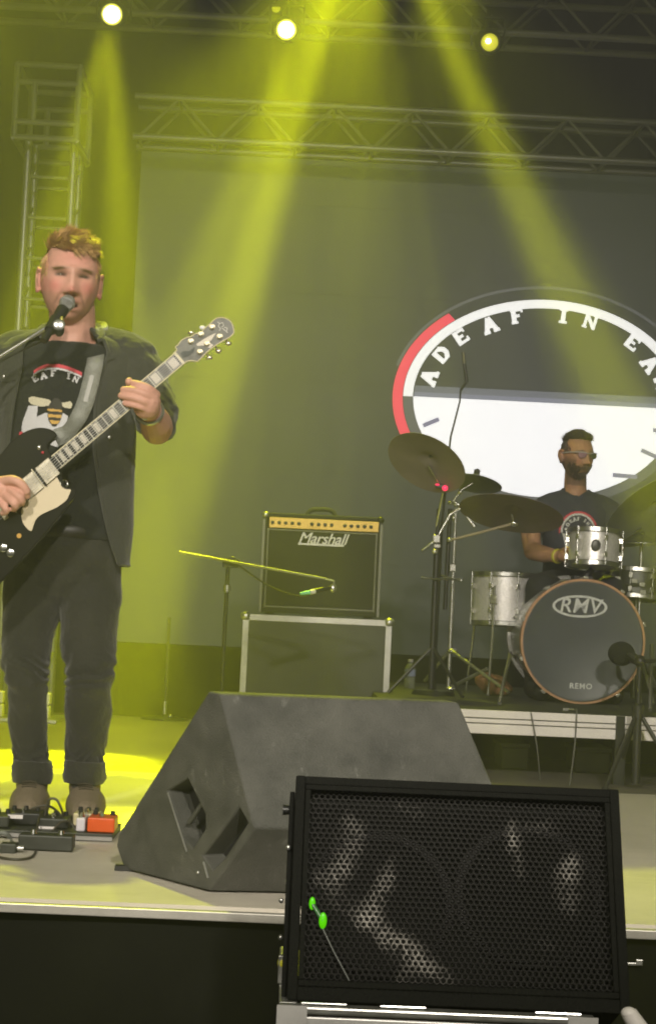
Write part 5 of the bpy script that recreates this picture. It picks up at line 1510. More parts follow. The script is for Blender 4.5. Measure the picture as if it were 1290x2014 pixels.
# Jacket open at the front
M_jak = mat('jacket_cloth', (0.040, 0.042, 0.036), 0.86, spec=0.2, col2=(0.064, 0.066, 0.057), vscale=9, bump=0.45, bscale=45, sheen=0.3)
jak = [  # y, cx, hw, depth, left edge deg, right edge deg
    (650, 141, 60, .080, -45, 40), (662, 140, 78, .094, -36, 36), (676, 138, 118, .104, -34, 34), (700, 136, 146, .116, -32, 30), (740, 134, 140, .132, -33, 27), (800, 131, 138, .142, -38, 24),
    (880, 130, 136, .150, -44, 24), (960, 129, 134, .154, -48, 30), (1040, 128, 132, .150, -52, 40), (1080, 127, 131, .146, -56, 48), (1106, 126, 129, .142, -60, 56)]
jv, jf = shell([(s[0], s[1], s[2], s[3], s[4] + 360, s[5]) for s in interp_secs(jak, 6)], GY + 0.025, 90, power=2.4)
jv = cloth_noise(jv, 0.009, (8, 8, 3.2), 11)
jacket = mesh('jacket', (jv, jf), M_jak, sg, solid=0.005)
M_jak2 = M_jak
slv = remesh(join(limb([Q(212, 690, 5.03), Q(258, 712, 5.02), Q(286, 762, 4.99), Q(306, 818, 4.94)], [0.072, 0.080, 0.068, 0.064], 6, 24),
                  limb([Q(306, 818, 4.94), Q(312, 835, 4.915)], [0.060, 0.055], 3, 24)), 0.006, 4)
slv = (cloth_noise(slv[0], 0.010, (16, 16, 20), 21), slv[1])
mesh('sleeve', slv, M_jak2, sg)
slv = remesh(join(limb([Q(66, 694, 5.03), Q(16, 714, 5.02), Q(-34, 800, 5.0), Q(-60, 880, 4.98)], [0.072, 0.080, 0.066, 0.062], 6, 24)), 0.006, 4)
slv = (cloth_noise(slv[0], 0.010, (16, 16, 20), 22), slv[1])
mesh('sleeve', slv, M_jak2, sg)
mesh('jacket_collar', remesh(join(limb([Q(88, 668, 4.93), Q(80, 650, 5.0), Q(100, 640, 5.09), Q(141, 636, 5.12), Q(182, 640, 5.09), Q(200, 652, 5.0), Q(196, 668, 4.93)], [0.008, 0.012, 0.013, 0.013, 0.013, 0.012, 0.008], 5, 12)), 0.004, 3), M_jak2, sg)

def bvh_of(*objs):
    dg = bpy.context.evaluated_depsgraph_get()
    V, F = [], []
    for o in objs:
        me = o.evaluated_get(dg).to_mesh()
        off_ = o.matrix_world.translation if o.parent is None else root_of(o).location
        b0_ = len(V)
        V += [v.co + Vector(root_of(o).location) for v in me.vertices]
        F += [tuple(i + b0_ for i in p.vertices) for p in me.polygons]
        o.evaluated_get(dg).to_mesh_clear()
    return BVHTree.FromPolygons(V, F)
bpy.context.view_layer.update()
def inside(x, y, poly):
    c = False
    n = len(poly)
    for i in range(n):
        x1, y1 = poly[i]; x2, y2 = poly[(i + 1) % n]
        if (y1 > y) != (y2 > y) and x < (x2 - x1) * (y - y1) / (y2 - y1) + x1: c = not c
    return c
def drape_print(name, polys, bvh, m_, parent, off_=0.0025, step=1.3, smooth_d=True):
    """Flat ink laid on cloth: a fine patch cut to the outline and dropped onto the garment surface."""
    V, F, idx = [], [], {}
    xs = [x for p in polys for x, y in p]; ys = [y for p in polys for x, y in p]
    nx_, ny_ = int((max(xs) - min(xs)) / step) + 2, int((max(ys) - min(ys)) / step) + 2
    x0, y0 = min(xs) - step / 2, min(ys) - step / 2
    def vert(i, j):
        if (i, j) in idx: return idx[(i, j)]
        r = ray(x0 + i * step, y0 + j * step).normalized()
        h = bvh.ray_cast(CP, r)
        if h[0] is None: return None
        idx[(i, j)] = len(V)
        V.append(h[0] - r * off_)
        return idx[(i, j)]
    for i in range(nx_):
        for j in range(ny_):
            cx_, cy_ = x0 + (i + .5) * step, y0 + (j + .5) * step
            if any(inside(cx_, cy_, p) for p in polys):
                q = [vert(i, j), vert(i + 1, j), vert(i + 1, j + 1), vert(i, j + 1)]
                if None not in q: F.append(tuple(q))
    if F:
        return mesh(name, (V, F), m_, parent, fixn=False)
tb = bvh_of(tee)
M_pr = mat('print_red', (0.62, 0.06, 0.09), 0.7)
M_pw = mat('print_white', (0.62, 0.62, 0.64), 0.7, vary=0.05, vscale=20)
M_py = mat('print_yellow', (0.62, 0.38, 0.09), 0.7)
M_pb = mat('print_black', (0.03, 0.028, 0.02), 0.7)
M_pcr = mat('print_cream', (0.62, 0.58, 0.42), 0.7)
def arc(cx, cy_, rx, ry, a0, a1, n=14): return [(cx + rx * math.cos(math.radians(a0 + (a1 - a0) * i / n)), cy_ - ry * math.sin(math.radians(a0 + (a1 - a0) * i / n))) for i in range(n + 1)]
def arcband(x0, y0, x1, y1, x2, y2, t0, t1):
    top, bot = [], []
    for i in range(13):
        t = i / 12
        x = (1 - t) ** 2 * x0 + 2 * t * (1 - t) * x1 + t * t * x2
        y = (1 - t) ** 2 * y0 + 2 * t * (1 - t) * y1 + t * t * y2
        top.append((x, y + t0)); bot.append((x, y + t1))
    return top + bot[::-1]
drape_print('print_arc', [arcband(67, 731, 100, 703, 161, 735, -3, 4)], tb, M_pr, tee)
drape_print('print_arc', [arcband(66, 731, 100, 703, 160, 735, 4, 8)], tb, M_pw, tee)
def gpx(ch, cx, cy_, s, rot):
    out = []
    for q in GL[ch]:
        out.append([(cx + (x * math.cos(rot) + y * math.sin(rot)) * s, cy_ - (-x * math.sin(rot) + y * math.cos(rot)) * s) for x, y, *_ in [tuple(v) for v in q]])
    return out
for ch, x, y, rt in (('E', 69, 744, -.6), ('A', 85, 738, -.3), ('F', 105, 734, 0), ('I', 135, 739, .15), ('N', 149, 746, .4)):
    drape_print('print_letter', gpx(ch, x, y, 12.5, rt), tb, M_pw, tee, step=1.0)
bee_body = [(100, 790), (106, 783), (114, 783), (121, 790), (123, 800), (122, 815), (118, 828), (110, 838), (103, 838), (96, 828), (93, 815), (94, 800)]
drape_print('print_patch', [[(56, 798), (75, 797), (72, 820), (88, 812), (96, 812), (110, 838), (124, 812), (134, 818), (128, 848), (114, 880), (92, 872), (96, 850), (70, 842), (52, 856), (42, 848), (44, 830)]], tb, M_pw, tee, 0.0022)
drape_print('print_wing', [[(57, 782), (62, 779), (95, 785), (104, 792), (98, 798), (80, 799), (62, 795), (57, 790)], [(122, 792), (138, 789), (143, 794), (140, 803), (128, 802), (120, 797)]], tb, M_pcr, tee, 0.0034)
drape_print('print_bee', [bee_body], tb, M_pb, tee, 0.0045)
drape_print('print_stripe', [[(94, 803 + 0), (122, 806), (122, 810), (94, 808)], [(94, 814), (121, 816), (120, 822), (95, 820)], [(97, 826), (118, 827), (114, 833), (101, 833)]], tb, M_py, tee, 0.0060)
drape_print('print_dot', [[(37, 850), (44, 848), (46, 858), (39, 861)]], tb, M_pr, tee, 0.003)

# pocket flaps, studs, placket of the jacket
jb = bvh_of(jacket)
def onj(x, y, off_=0.004):
    r = ray(x, y).normalized()
    h = jb.ray_cast(CP, r)
    return (h[0] - r * off_) if h[0] else P(x, y, 4.86)
for x, y in ((52, 688), (8, 740), (22, 905), (215, 860)):
    mesh('stud', ellipsoid(onj(x, y), 0.006, 0.003, 0.006, 12, 8), M_alu, jacket)
for poly in ([(-12, 738), (44, 728), (42, 742), (14, 752), (-12, 748)], [(207, 706), (224, 700), (227, 704), (209, 711)]):
    drape_print('pocket_flap', [poly], jb, M_jak2, jacket, 0.006, 2)
mesh('hem', tube([jv[-91 + i] for i in range(91)], 0.006, 6), M_jak2, jacket)
mesh('placket', tube([jv[i * 91] for i in range(0, len(jv) // 91)], 0.006, 6), M_jak2, jacket)
mesh('placket', tube([jv[i * 91 + 90] for i in range(0, len(jv) // 91)], 0.006, 6), M_jak2, jacket)

# Trousers
M_trou = mat('trouser_denim', (0.026, 0.027, 0.021), 0.88, spec=0.2, col2=(0.046, 0.046, 0.036), vscale=6, bump=0.5, bscale=55, sheen=0.25)
tr = []
tr.append(limb([Q(127, 1020, 5.02), Q(126, 1075, 5.02), Q(125, 1110, 5.02)], [0.125, 0.145, 0.13], 4, 28))
tr.append(ellipsoid(Q(84, 1080, 5.02), 0.105, 0.125, 0.12, 24, 16))
tr.append(ellipsoid(Q(170, 1080, 5.02), 0.105, 0.125, 0.12, 24, 16))
for pts in ([(78, 1100, 5.02, .104), (64, 1180, 5.01, .090), (54, 1260, 5.0, .076), (50, 1315, 4.97, .068), (52, 1360, 4.98, .063), (57, 1430, 5.01, .057), (62, 1490, 5.01, .052), (63, 1535, 5.0, .046)],
            [(174, 1100, 5.02, .106), (177, 1180, 5.01, .097), (176, 1260, 5.0, .083), (176, 1320, 4.97, .074), (176, 1365, 4.98, .070), (172, 1430, 5.01, .062), (167, 1490, 5.01, .056), (165, 1535, 5.0, .049)]):
    tr.append(limb([Q(*p[:3]) for p in pts], [p[3] * 0.94 for p in pts], 6, 26))
tv2, tf2 = remesh(join(*tr), 0.006, 5)
zk = Q(100, 1322, 5).z; zcf = Q(100, 1505, 5).z
out = []
for p in cloth_noise(tv2, 0.010, (9, 9, 9), 5):
    dk = p.z - zk
    cx_ = Q(54, 1320, 5).x if p.x < Q(115, 1320, 5).x else Q(176, 1320, 5).x
    rad = Vector((p.x - cx_, p.y - 5.0, 0))
    w_ = 0.0055 * math.sin(dk * 110 + 40 * p.x + 14 * noise.noise(p * 9)) * math.exp(-(dk / 0.055) ** 2)
    dc = p.z - zcf
    w_ += 0.006 * math.sin(dc * 130 + 14 * noise.noise(p * 12)) * math.exp(-(dc / 0.055) ** 2)
    out.append(p + rad.normalized() * w_ if rad.length > 0.01 else p)
trou = mesh('trousers', (out, tf2), M_trou, sg, fixn=False)
mesh('belt', tube([Q(127, 1048, 5.02) + Vector((0.152 * math.sin(2 * PI * i / 40), -0.140 * math.cos(2 * PI * i / 40), 0)) for i in range(41)], [(0.004, 0.017)] * 41, 8), mat('belt', (0.02, 0.018, 0.014), 0.45), sg)
for cx_, r_ in ((63, .054), (166, .058)):
    mesh('cuff', (lambda q: (cloth_noise(q[0], 0.006, (20, 20, 30), 8), q[1]))(lathe(Q(cx_, 1530, 5.005), (0, 0, 1), [(-0.012, r_ - 0.006), (-0.014, r_), (0, r_ + 0.004), (0.03, r_ + 0.004), (0.048, r_), (0.05, r_ - 0.006)], 36)), M_trou, trou)
# boots
M_boot = mat('boot_suede', (0.17, 0.135, 0.09), 0.8, col2=(0.23, 0.185, 0.125), vscale=12, bump=0.4, bscale=90)
for cx_, tx_ in ((62, 52), (166, 170)):
    a_ = Q(cx_, 1560, 5.01)
    ank = Vector((a_.x, 5.01, FLOOR + 0.09))
    toe = Vector((Q(tx_, 1595, 4.86).x, 4.85, FLOOR + 0.034))
    bo = remesh(join(limb([ank + EZ * 0.05, ank], [0.045, 0.046], 3, 18), limb([Vector((a_.x, 5.04, FLOOR + 0.045)), Vector(((a_.x + toe.x) / 2, 4.95, FLOOR + 0.05)), toe], [0.050, 0.058, 0.047], 5, 20)), 0.005, 4)
    bo = ([Vector((p.x, p.y, max(p.z, FLOOR + 0.016))) for p in bo[0]], bo[1])
    b_ = mesh('boot', bo, M_boot, sg, fixn=False)
    out_ = []
    n_ = 30
    for i in range(n_):
        a = 2 * PI * i / n_
        y_ = 4.945 + 0.148 * math.cos(a)
        w_ = 0.050 * (1.0 if math.cos(a) < 0 else 0.85)
        xm = a_.x + (toe.x - a_.x) * (5.04 - y_) / 0.19
        out_.append(Vector((xm + w_ * math.sin(a), y_, FLOOR + 0.001)))
    mesh('sole', prism(out_, EZ * 0.018), mat('sole', (0.05, 0.04, 0.03), 0.7), b_, bevel=0.003)
    for kz in range(4):
        t_k = kz / 3
        lp = Vector((a_.x + (toe.x - a_.x) * (0.62 - 0.5 * t_k), 4.915 + 0.045 * t_k, FLOOR + 0.098 + 0.016 * t_k))
        mesh('lace', tube([lp - EX * 0.020, lp + Vector((0, -0.006, 0.004)), lp + EX * 0.020], 0.0026, 6), mat('lace', (0.06, 0.05, 0.03), 0.8), b_)
# wrist band and watch
wd = (WR_R - EL_R).normalized()
mesh('watch', join(torus(WR_R - wd * 0.012, wd, 0.036, 0.0055, 40, 8, sq=1.6), ellipsoid(Q(285, 818, 4.70), 0.012, 0.005, 0.012, 14, 8)), M_steel, sg)

# ------------------------------------------------------------------ THE GUITAR
GD = 4.70           # face of the body
M_gblk = mat('lacquer_black', (0.008, 0.008, 0.008), 0.12, spec=0.6, coat=0.5)
M_bind = mat('binding_cream', (0.66, 0.60, 0.40), 0.45)
M_board = mat('fretboard', (0.018, 0.014, 0.011), 0.75, spec=0.2)
M_inl = mat('pearl', (0.66, 0.60, 0.50), 0.35, vary=0.1, vscale=40)
M_fret = mat('fret_wire', (0.6, 0.58, 0.48), 0.3, 0.8)
M_pg = mat('pickguard_cream', (0.70, 0.60, 0.42), 0.4)
M_pick = mat('pickup_cover', (0.52, 0.48, 0.38), 0.34, 0.6, vary=0.35, vscale=45)
def tilt(y): return 0.0
def g3(x, y, d=0.0): return P(x, y, GD - d)       # d: height above the guitar's face
gt = thing('electric_guitar', 'black electric guitar with cream pickguard and bound neck held by the singer', 'guitar', P(75, 960, GD))
gbody = [(110, 852), (103, 846), (92, 842), (75, 841), (58, 845), (40, 854), (22, 868), (2, 892), (-30, 928), (-80, 985), (-120, 1045), (-142, 1100), (-138, 1145), (-112, 1178), (-70, 1186), (-25, 1166), (10, 1135), (42, 1102), (68, 1074), (92, 1046), (112, 1022),
         (132, 998), (146, 978), (150, 966), (144, 960), (134, 960), (126, 952), (121, 938), (117, 922), (103, 900), (94, 884), (96, 872), (105, 864), (112, 858)]
gb_mesh = prism([g3(x, y, 0) for x, y in smooth_path([Vector((a, b_, 0)) for a, b_ in gbody + [gbody[0]]], 3)[:-1] for x, y in [(x, y)]] if False else [g3(v.x, v.y, 0) for v in smooth_path([Vector((a, b_, 0)) for a, b_ in gbody + [gbody[0]]], 3)[:-1]], EY * 0.034)
mesh('body', gb_mesh, M_gblk, gt, smooth=False, bevel=0.007)
pgp = [(112, 938), (117, 948), (121, 957), (130, 962), (139, 963), (136, 973), (130, 984), (113, 997), (98, 1004), (87, 1009), (77, 1015), (70, 1023), (66, 1033), (62, 1044), (55, 1041), (48, 1033), (43, 1022), (42, 1008), (45, 997), (60, 981), (84, 962), (100, 947)]
mesh('pickguard', prism([g3(v.x, v.y, 0.005) for v in smooth_path([Vector((a, b_, 0)) for a, b_ in pgp + [pgp[0]]], 3)[:-1]], EY * 0.003), M_pg, gt, smooth=False)
# neck frame
n0a, n0b = Vector((341.5, 695.5)), Vector((359.5, 716.5))
n1a, n1b = Vector((101, 897)), Vector((119, 921))
ND = 0.016
def nk(t, s, d=0.0):   # t: 0 nut .. 1 end of board, s: 0 upper edge .. 1 lower edge
    a_ = n0a + (n1a - n0a) * t; b_ = n0b + (n1b - n0b) * t
    p = a_ + (b_ - a_) * s
    return g3(p.x, p.y, ND + d)
def nbox(t0, t1, s0, s1, d0, d1):
    V = [nk(t0, s0, d0), nk(t1, s0, d0), nk(t1, s1, d0), nk(t0, s1, d0), nk(t0, s0, d1), nk(t1, s0, d1), nk(t1, s1, d1), nk(t0, s1, d1)]
    return V, [(3, 2, 1, 0), (4, 5, 6, 7), (0, 1, 5, 4), (1, 2, 6, 5), (2, 3, 7, 6), (3, 0, 4, 7)]
nkpts = [((nk(t, 0, -0.0245) + nk(t, 1, -0.0245)) / 2) for t in (-0.02, 0.25, 0.5, 0.75, 1.0)]
neck = mesh('neck', tube(nkpts, [0.0185, 0.0185, 0.019, 0.0195, 0.020], 20), mat('neck_wood', (0.02, 0.012, 0.008), 0.3), gt)
mesh('fretboard', nbox(0, 1, 0.06, 0.94, -0.005, 0.0), M_board, gt, smooth=False)
mesh('binding', nbox(0, 1, -0.015, 0.06, -0.005, 0.0005), M_bind, gt, smooth=False)
mesh('binding', nbox(0, 1, 0.94, 1.015, -0.005, 0.0005), M_bind, gt, smooth=False)
mesh('nut', nbox(-0.018, 0.0, -0.02, 1.02, -0.005, 0.003), M_bind, gt, smooth=False)
SC_ = 0.628 / 0.46
fr = [SC_ * (1 - 2 ** (-n / 12)) for n in range(23)]
for n in range(1, 23):
    if fr[n] < 1: mesh('fret', nbox(fr[n] - 0.0022, fr[n] + 0.0022, 0.06, 0.94, 0.0, 0.0012), M_fret, neck, smooth=False)
for n in (1, 3, 5, 7, 9, 12, 15, 17, 19, 21):
    a_, b_ = fr[n - 1], fr[n]
    g_ = (b_ - a_)
    mesh('inlay', nbox(a_ + g_ * 0.16, b_ - g_ * 0.16, 0.17, 0.83, 0.0, 0.0006), M_inl, neck, smooth=False)
# headstock
hs = [(341, 695), (348, 688), (345, 682), (350, 678), (356, 670), (366, 664), (377, 661), (384, 656), (394, 654), (404, 644), (414, 636), (423, 627), (435, 624), (447, 627), (455, 634), (459, 645), (460, 653), (455, 660), (446, 666), (430, 675), (414, 686), (402, 697), (390, 709), (384, 710), (376, 709), (366, 711), (359, 716)]
hsp = [g3(v.x, v.y, ND - 0.002) for v in smooth_path([Vector((a, b_, 0)) for a, b_ in hs + [hs[0]]], 3)[:-1]]
mesh('headstock', prism(hsp, EY * 0.014), mat('headstock_face', (0.13, 0.13, 0.105), 0.3, vary=0.4, vscale=30), gt, smooth=False)  # pale reflections on the black face are put into this colour
mesh('binding', tube(hsp + [hsp[0]], 0.0019, 6), M_bind, gt)
def hp_(x, y, d=0.0): return g3(x, y, ND - 0.002 + d)
mesh('inlay', prism([hp_(*q, 0.0008) for q in ((386, 676), (398, 668), (412, 660), (425, 654), (416, 668), (404, 679), (388, 680))], EY * 0.0006), M_inl, gt, smooth=False)
mesh('inlay', prism([hp_(*q, 0.0008) for q in ((410, 672), (420, 678), (414, 684), (404, 682))], EY * 0.0006), M_inl, gt, smooth=False)
mesh('logo', join(*[tube([hp_(*q, 0.001) for q in l], 0.0016, 6) for l in ([(428, 633), (432, 636), (429, 641), (434, 646), (431, 650)], [(432, 636), (438, 634), (440, 640), (436, 643)], [(437, 645), (443, 650), (448, 654)], [(441, 643), (447, 645), (446, 650)])]), mat('pearl2', (0.75, 0.73, 0.68), 0.3), gt)
mesh('truss_cover', prism([hp_(*q, 0.002) for q in ((355, 694), (362, 690), (372, 690), (383, 682), (380, 692), (370, 699), (360, 703))], EY * 0.002), mat('cover_blk', (0.10, 0.11, 0.10), 0.2), gt, smooth=False)
M_tun = mat('tuner_metal', (0.66, 0.60, 0.42), 0.28, 0.75)
for (x, y) in ((393, 692), (407, 676), (432, 662), (375, 671), (395, 657), (417, 643)):
    mesh('tuning_post', join(lathe(hp_(x, y), (0, -1, 0), [(0, 0), (0, 0.0085), (0.002, 0.0085), (0.003, 0.0045), (0.011, 0.0045), (0.011, 0)], 16)), M_tun, gt)
for (x, y, u, v) in ((412, 703, -6, -9), (430, 690, -6, -9), (449, 675, -6, -9), (376, 654, 8, 8), (398, 644, 8, 8)):
    mesh('tuner_key', join(ellipsoid(hp_(x, y, -0.009), 0.0085, 0.004, 0.0065, 14, 8), tube([hp_(x, y, -0.009), hp_(x + u, y + v, -0.009)], 0.0025, 6)), M_tun if x != 398 else mat('pale_key', (0.8, 0.8, 0.82), 0.35), gt)
# pickups: frames and covers along the strings
def gp(t, s, d=0.0):
    a_ = n0a + (n1a - n0a) * t; b_ = n0b + (n1b - n0b) * t
    p = a_ + (b_ - a_) * s
    return g3(p.x, p.y, d)
def gbox(t0, t1, s0, s1, d0, d1):
    V = [gp(t0, s0, d0), gp(t1, s0, d0), gp(t1, s1, d0), gp(t0, s1, d0), gp(t0, s0, d1), gp(t1, s0, d1), gp(t1, s1, d1), gp(t0, s1, d1)]
    return V, [(3, 2, 1, 0), (4, 5, 6, 7), (0, 1, 5, 4), (1, 2, 6, 5), (2, 3, 7, 6), (3, 0, 4, 7)]
for i, (t0, t1) in enumerate(((1.02, 1.13), (1.155, 1.265), (1.29, 1.38))):
    pk = mesh('pickup', gbox(t0, t1, -0.08, 1.25, 0.0, 0.012), M_pick, gt, smooth=False, bevel=0.002)
    mesh('pickup_frame', join(gbox(t0 - 0.009, t0 - 0.001, -0.18, 1.36, 0.0, 0.006), gbox(t1 + 0.001, t1 + 0.009, -0.18, 1.36, 0.0, 0.006)), M_bind if i else M_gblk, pk, smooth=False)
    mesh('pole_screws', join(*[lathe(gp((t0 + t1) / 2 + dt, 0.05 + 0.22 * q, 0.012), (0, -1, 0), [(0, 0.0022), (0.0008, 0.0022), (0.0008, 0)], 8) for q in range(6) for dt in (-0.022, 0.022)]), M_tun, pk)
mesh('bridge', gbox(1.44, 1.475, -0.1, 1.25, 0.0, 0.014), M_tun, gt, smooth=False, bevel=0.002)
mesh('tail_piece', gbox(1.56, 1.60, -0.2, 1.35, 0.0, 0.014), M_tun, gt, smooth=False, bevel=0.002)
for i in range(6):
    s = 0.13 + i * 0.148
    mesh('string', tube([nk(-0.01, s, 0.004), nk(0.5, s, 0.005), gp(1.455, s * 1.15 - 0.02, 0.022), gp(1.57, s * 1.15 - 0.02, 0.016)], 0.0007, 5), M_steel, gt)
for (x, y, r_) in ((8, 1078, .011), (22, 1088, .011), (-8, 1100, .011), (-20, 1115, .011)):
    mesh('knob', lathe(g3(x, y), (0, -1, 0), [(0, r_ * 1.1), (0.014, r_), (0.015, r_ * 0.8), (0.015, 0)], 24), M_chrome, gt)
mesh('jack', lathe(g3(38, 1054), (0, -1, 0), [(0, .007), (.005, .0065), (.005, 0)], 16), mat('amber', (0.6, 0.35, 0.08), 0.3, 0.4), gt)
mesh('strap_button', ellipsoid(g3(77, 880, 0.004), 0.006, 0.005, 0.008, 12, 8), M_lug, gt)
mesh('strap_button', ellipsoid(g3(84, 890, 0.003), 0.004, 0.004, 0.004, 10, 8), M_pr, gt)
mesh('horn_highlight', join(torus(g3(126, 952, -0.004), (0.3, -1, 0.2), 0.010, 0.003, 24, 8)), M_chrome, gt)  # chrome ring added for the highlight on the glossy black cutaway
# strap over the shoulder
def strap_seg(pts, w_):
    V, F = [], []
    pp = smooth_path(pts, 6)
    for i, p in enumerate(pp):
        t = (pp[min(i + 1, len(pp) - 1)] - pp[max(i - 1, 0)]).normalized()
        side = t.cross(Vector((0, -1, 0.0)))
        side = (side - t * side.dot(t)).normalized()
        if side.length < .5: side = EX
        V += [p - side * w_ / 2, p + side * w_ / 2]
    for i in range(len(pp) - 1): F.append((2 * i, 2 * i + 1, 2 * i + 3, 2 * i + 2))
    return V, F
M_strap = mat('strap_webbing', (0.30, 0.31, 0.28), 0.45, vary=0.15, vscale=30, bump=0.5, bscale=220, stretch=(1, 1, 1))
def onb(x, y, off_):
    r = ray(x, y).normalized()
    hs_ = [b_.ray_cast(CP, r) for b_ in (tb, jb)]
    ds = [h[3] for h in hs_ if h[0]]
    return CP + r * ((min(ds) if ds else 4.87) - off_)
spts = [P(196, 668, 5.15), P(196, 646, 5.10), P(197, 648, 4.99), onb(193, 672, .014), onb(188, 705, .012), onb(180, 745, .012), onb(168, 790, .012), onb(152, 825, .016), P(132, 850, 4.755), P(108, 862, 4.735)]
mesh('strap', strap_seg(spts, 0.047), M_strap, gt, solid=0.003)
mesh('strap_print', drape_print and (lambda: strap_seg([p + Vector((0, -0.0035, 0)) for p in spts[4:7]], 0.012))(), mat('strap_mark', (0.40, 0.40, 0.38), 0.5), gt)

# ------------------------------------------------------------------ MICROPHONE AND ITS STAND
MY = 4.76
mt_ = thing('microphone', 'black vocal microphone with a round silver grille right in front of the singer\'s mouth', 'microphone', P(132, 592, MY))
M_mesh = mat('mic_grille', (0.42, 0.42, 0.43), 0.38, 0.6, bump=0.8, bscale=420)
b0_, b1_ = P(133, 594, MY), P(113, 626, MY - 0.035)
mdv = (b1_ - b0_).normalized()
mesh('grille_ball', lathe(b0_, mdv, [(-0.021, 0), (-0.020, .008), (-0.014, .0165), (-0.004, .0205), (0.004, .0212), (0.014, .0195), (0.026, .0165)], 28), M_mesh, mt_)
mesh('ring', lathe(b0_, mdv, [(0.0015, .0205), (0.002, .0222), (0.006, .0222), (0.0065, .0205)], 28), mat('mic_ring', (0.6, 0.6, 0.66), 0.3, 0.6), mt_)
mesh('handle', lathe(b0_, mdv, [(0.024, .0155), (0.030, .0175), (0.045, .0165), (0.12, .0115), (0.155, .0105), (0.155, 0)], 24), M_stand, mt_)
cpos = P(117, 642, MY - 0.055)
ms = thing('microphone_stand', 'silver boom microphone stand reaching in from the left edge to the vocal microphone', 'microphone stand', Vector((P(-150, 1500, MY).x, MY, FLOOR)))
mesh('clip', join(lathe(b0_ + mdv * 0.070, mdv, [(0, .016), (0, .019), (0.045, .0165), (0.045, .013)], 20), ellipsoid(cpos + Vector((0, 0.0, -0.010)), 0.014, 0.014, 0.018, 16, 10)), M_stand, ms)
mesh('clip_nut', lathe(cpos + Vector((0, -0.012, 0.002)), (0.1, -1, 0.1), [(0, .0165), (0.006, .0165), (0.008, .011), (0.008, 0)], 24), M_chrome, ms)
mesh('knob', ellipsoid(P(121, 630, MY - 0.06), 0.006, 0.006, 0.012, 12, 8), mat('brass', (0.6, 0.55, 0.15), 0.3, 0.6), ms)
e0, e1, e2 = P(108, 634, MY - 0.04), P(96, 641, MY - 0.03), P(-150, 792, MY)
mesh('boom', tube([e0, e1], 0.0085, 12), M_stand, ms)
mesh('boom', tube([e1, P(58, 665, MY - 0.02)], 0.0062, 12), M_steel, ms)
mesh('boom', tube([P(58, 665, MY - 0.02), e2], 0.0048, 12), M_steel, ms)
mesh('boom_collar', tube([P(80, 651, MY - 0.02), P(72, 656, MY - 0.02)], 0.0078, 12), M_alu, ms)
px0 = P(-120, 774, MY)
mesh('pole', tube([px0, (px0.x, MY, FLOOR + 0.03)], 0.011, 12), M_stand, ms)
mesh('base', lathe((px0.x, MY, FLOOR + 0.001), (0, 0, 1), [(0, 0), (0, 0.14), (0.012, 0.13), (0.03, 0.02)], 28), M_stand, ms)
mesh('cable', tube(smooth_path([b0_ + mdv * 0.15, P(88, 668, MY - 0.05), P(40, 690, MY + 0.0), P(-40, 735, MY), P(-110, 800, MY)], 6), 0.0032, 8), M_stand, cat='cable', label='microphone cable following the silver boom out to the left edge')

# ------------------------------------------------------------------ THE DRUMMER
DY = 8.25
dr = thing('person', 'bearded drummer in sunglasses and a dark T-shirt seated behind the bass drum', 'person', P(1135, 1200, DY))
HD = P(1134, 897, DY - 0.03)
hg2, ears2, TW2, TL2 = head_grid(HD, math.radians(24), math.radians(0), 0.93, math.radians(3), 110, 90, mouth=0.0)
def D(x, y, d=0.0): return P(x, y, DY + d)
bd_ = [hg2] + ears2
bd_.append(limb([D(1132, 925), D(1131, 960, .02), D(1130, 985, .03)], [0.052, 0.055, 0.075], 4, 18))
bd_.append(limb([D(1130, 1000, .04), D(1128, 1060, .04), D(1128, 1120, .05), D(1128, 1150, .06)], [0.075, 0.09, 0.095, 0.10], 4, 22))
bd_.append(limb([D(1128, 985, .03), D(1072, 1000, .03), D(1050, 1012, .02)], [0.052, 0.05, 0.048], 3))
bd_.append(limb([D(1130, 985, .03), D(1180, 1000, .03), D(1200, 1012, .02)], [0.052, 0.05, 0.048], 3))
bd_.append(limb([D(1052, 1015, .02), D(1044, 1050, -.02), D(1048, 1084, -.06)], [0.047, 0.047, 0.043]))
bd_.append(limb([D(1048, 1084, -.06), D(1070, 1090, -.16), D(1098, 1094, -.26)], [0.045, 0.040, 0.027]))
bd_.append(ellipsoid(D(1108, 1094, -.30), 0.034, 0.036, 0.026, 16, 10))
for q in range(4):
    bd_.append(finger([D(1112, 1089 + q * 5, -.31), D(1121, 1087 + q * 5, -.335), D(1122, 1093 + q * 4, -.345), D(1117, 1095 + q * 4, -.335)], .0105, .0085, 10))
bd_.append(finger([D(1105, 1084, -.29), D(1113, 1079, -.32), D(1121, 1080, -.335)], .0118, .0095, 10))
bd_.append(limb([D(1200, 1012, .02), D(1212, 1048, -.02), D(1208, 1088, -.06)], [0.047, 0.047, 0.043]))
bd_.append(limb([D(1208, 1088, -.06), D(1195, 1092, -.16), D(1180, 1088, -.24)], [0.045, 0.040, 0.027]))
bd_.append(ellipsoid(D(1174, 1086, -.27), 0.034, 0.036, 0.026, 16, 10))
for q in range(4):
    bd_.append(finger([D(1170, 1082 + q * 5, -.28), D(1162, 1081 + q * 5, -.305), D(1161, 1086 + q * 4, -.315), D(1165, 1088 + q * 4, -.305)], .0105, .0085, 10))
bd_.append(finger([D(1177, 1078, -.27), D(1170, 1073, -.29), D(1163, 1075, -.305)], .0118, .0095, 10))
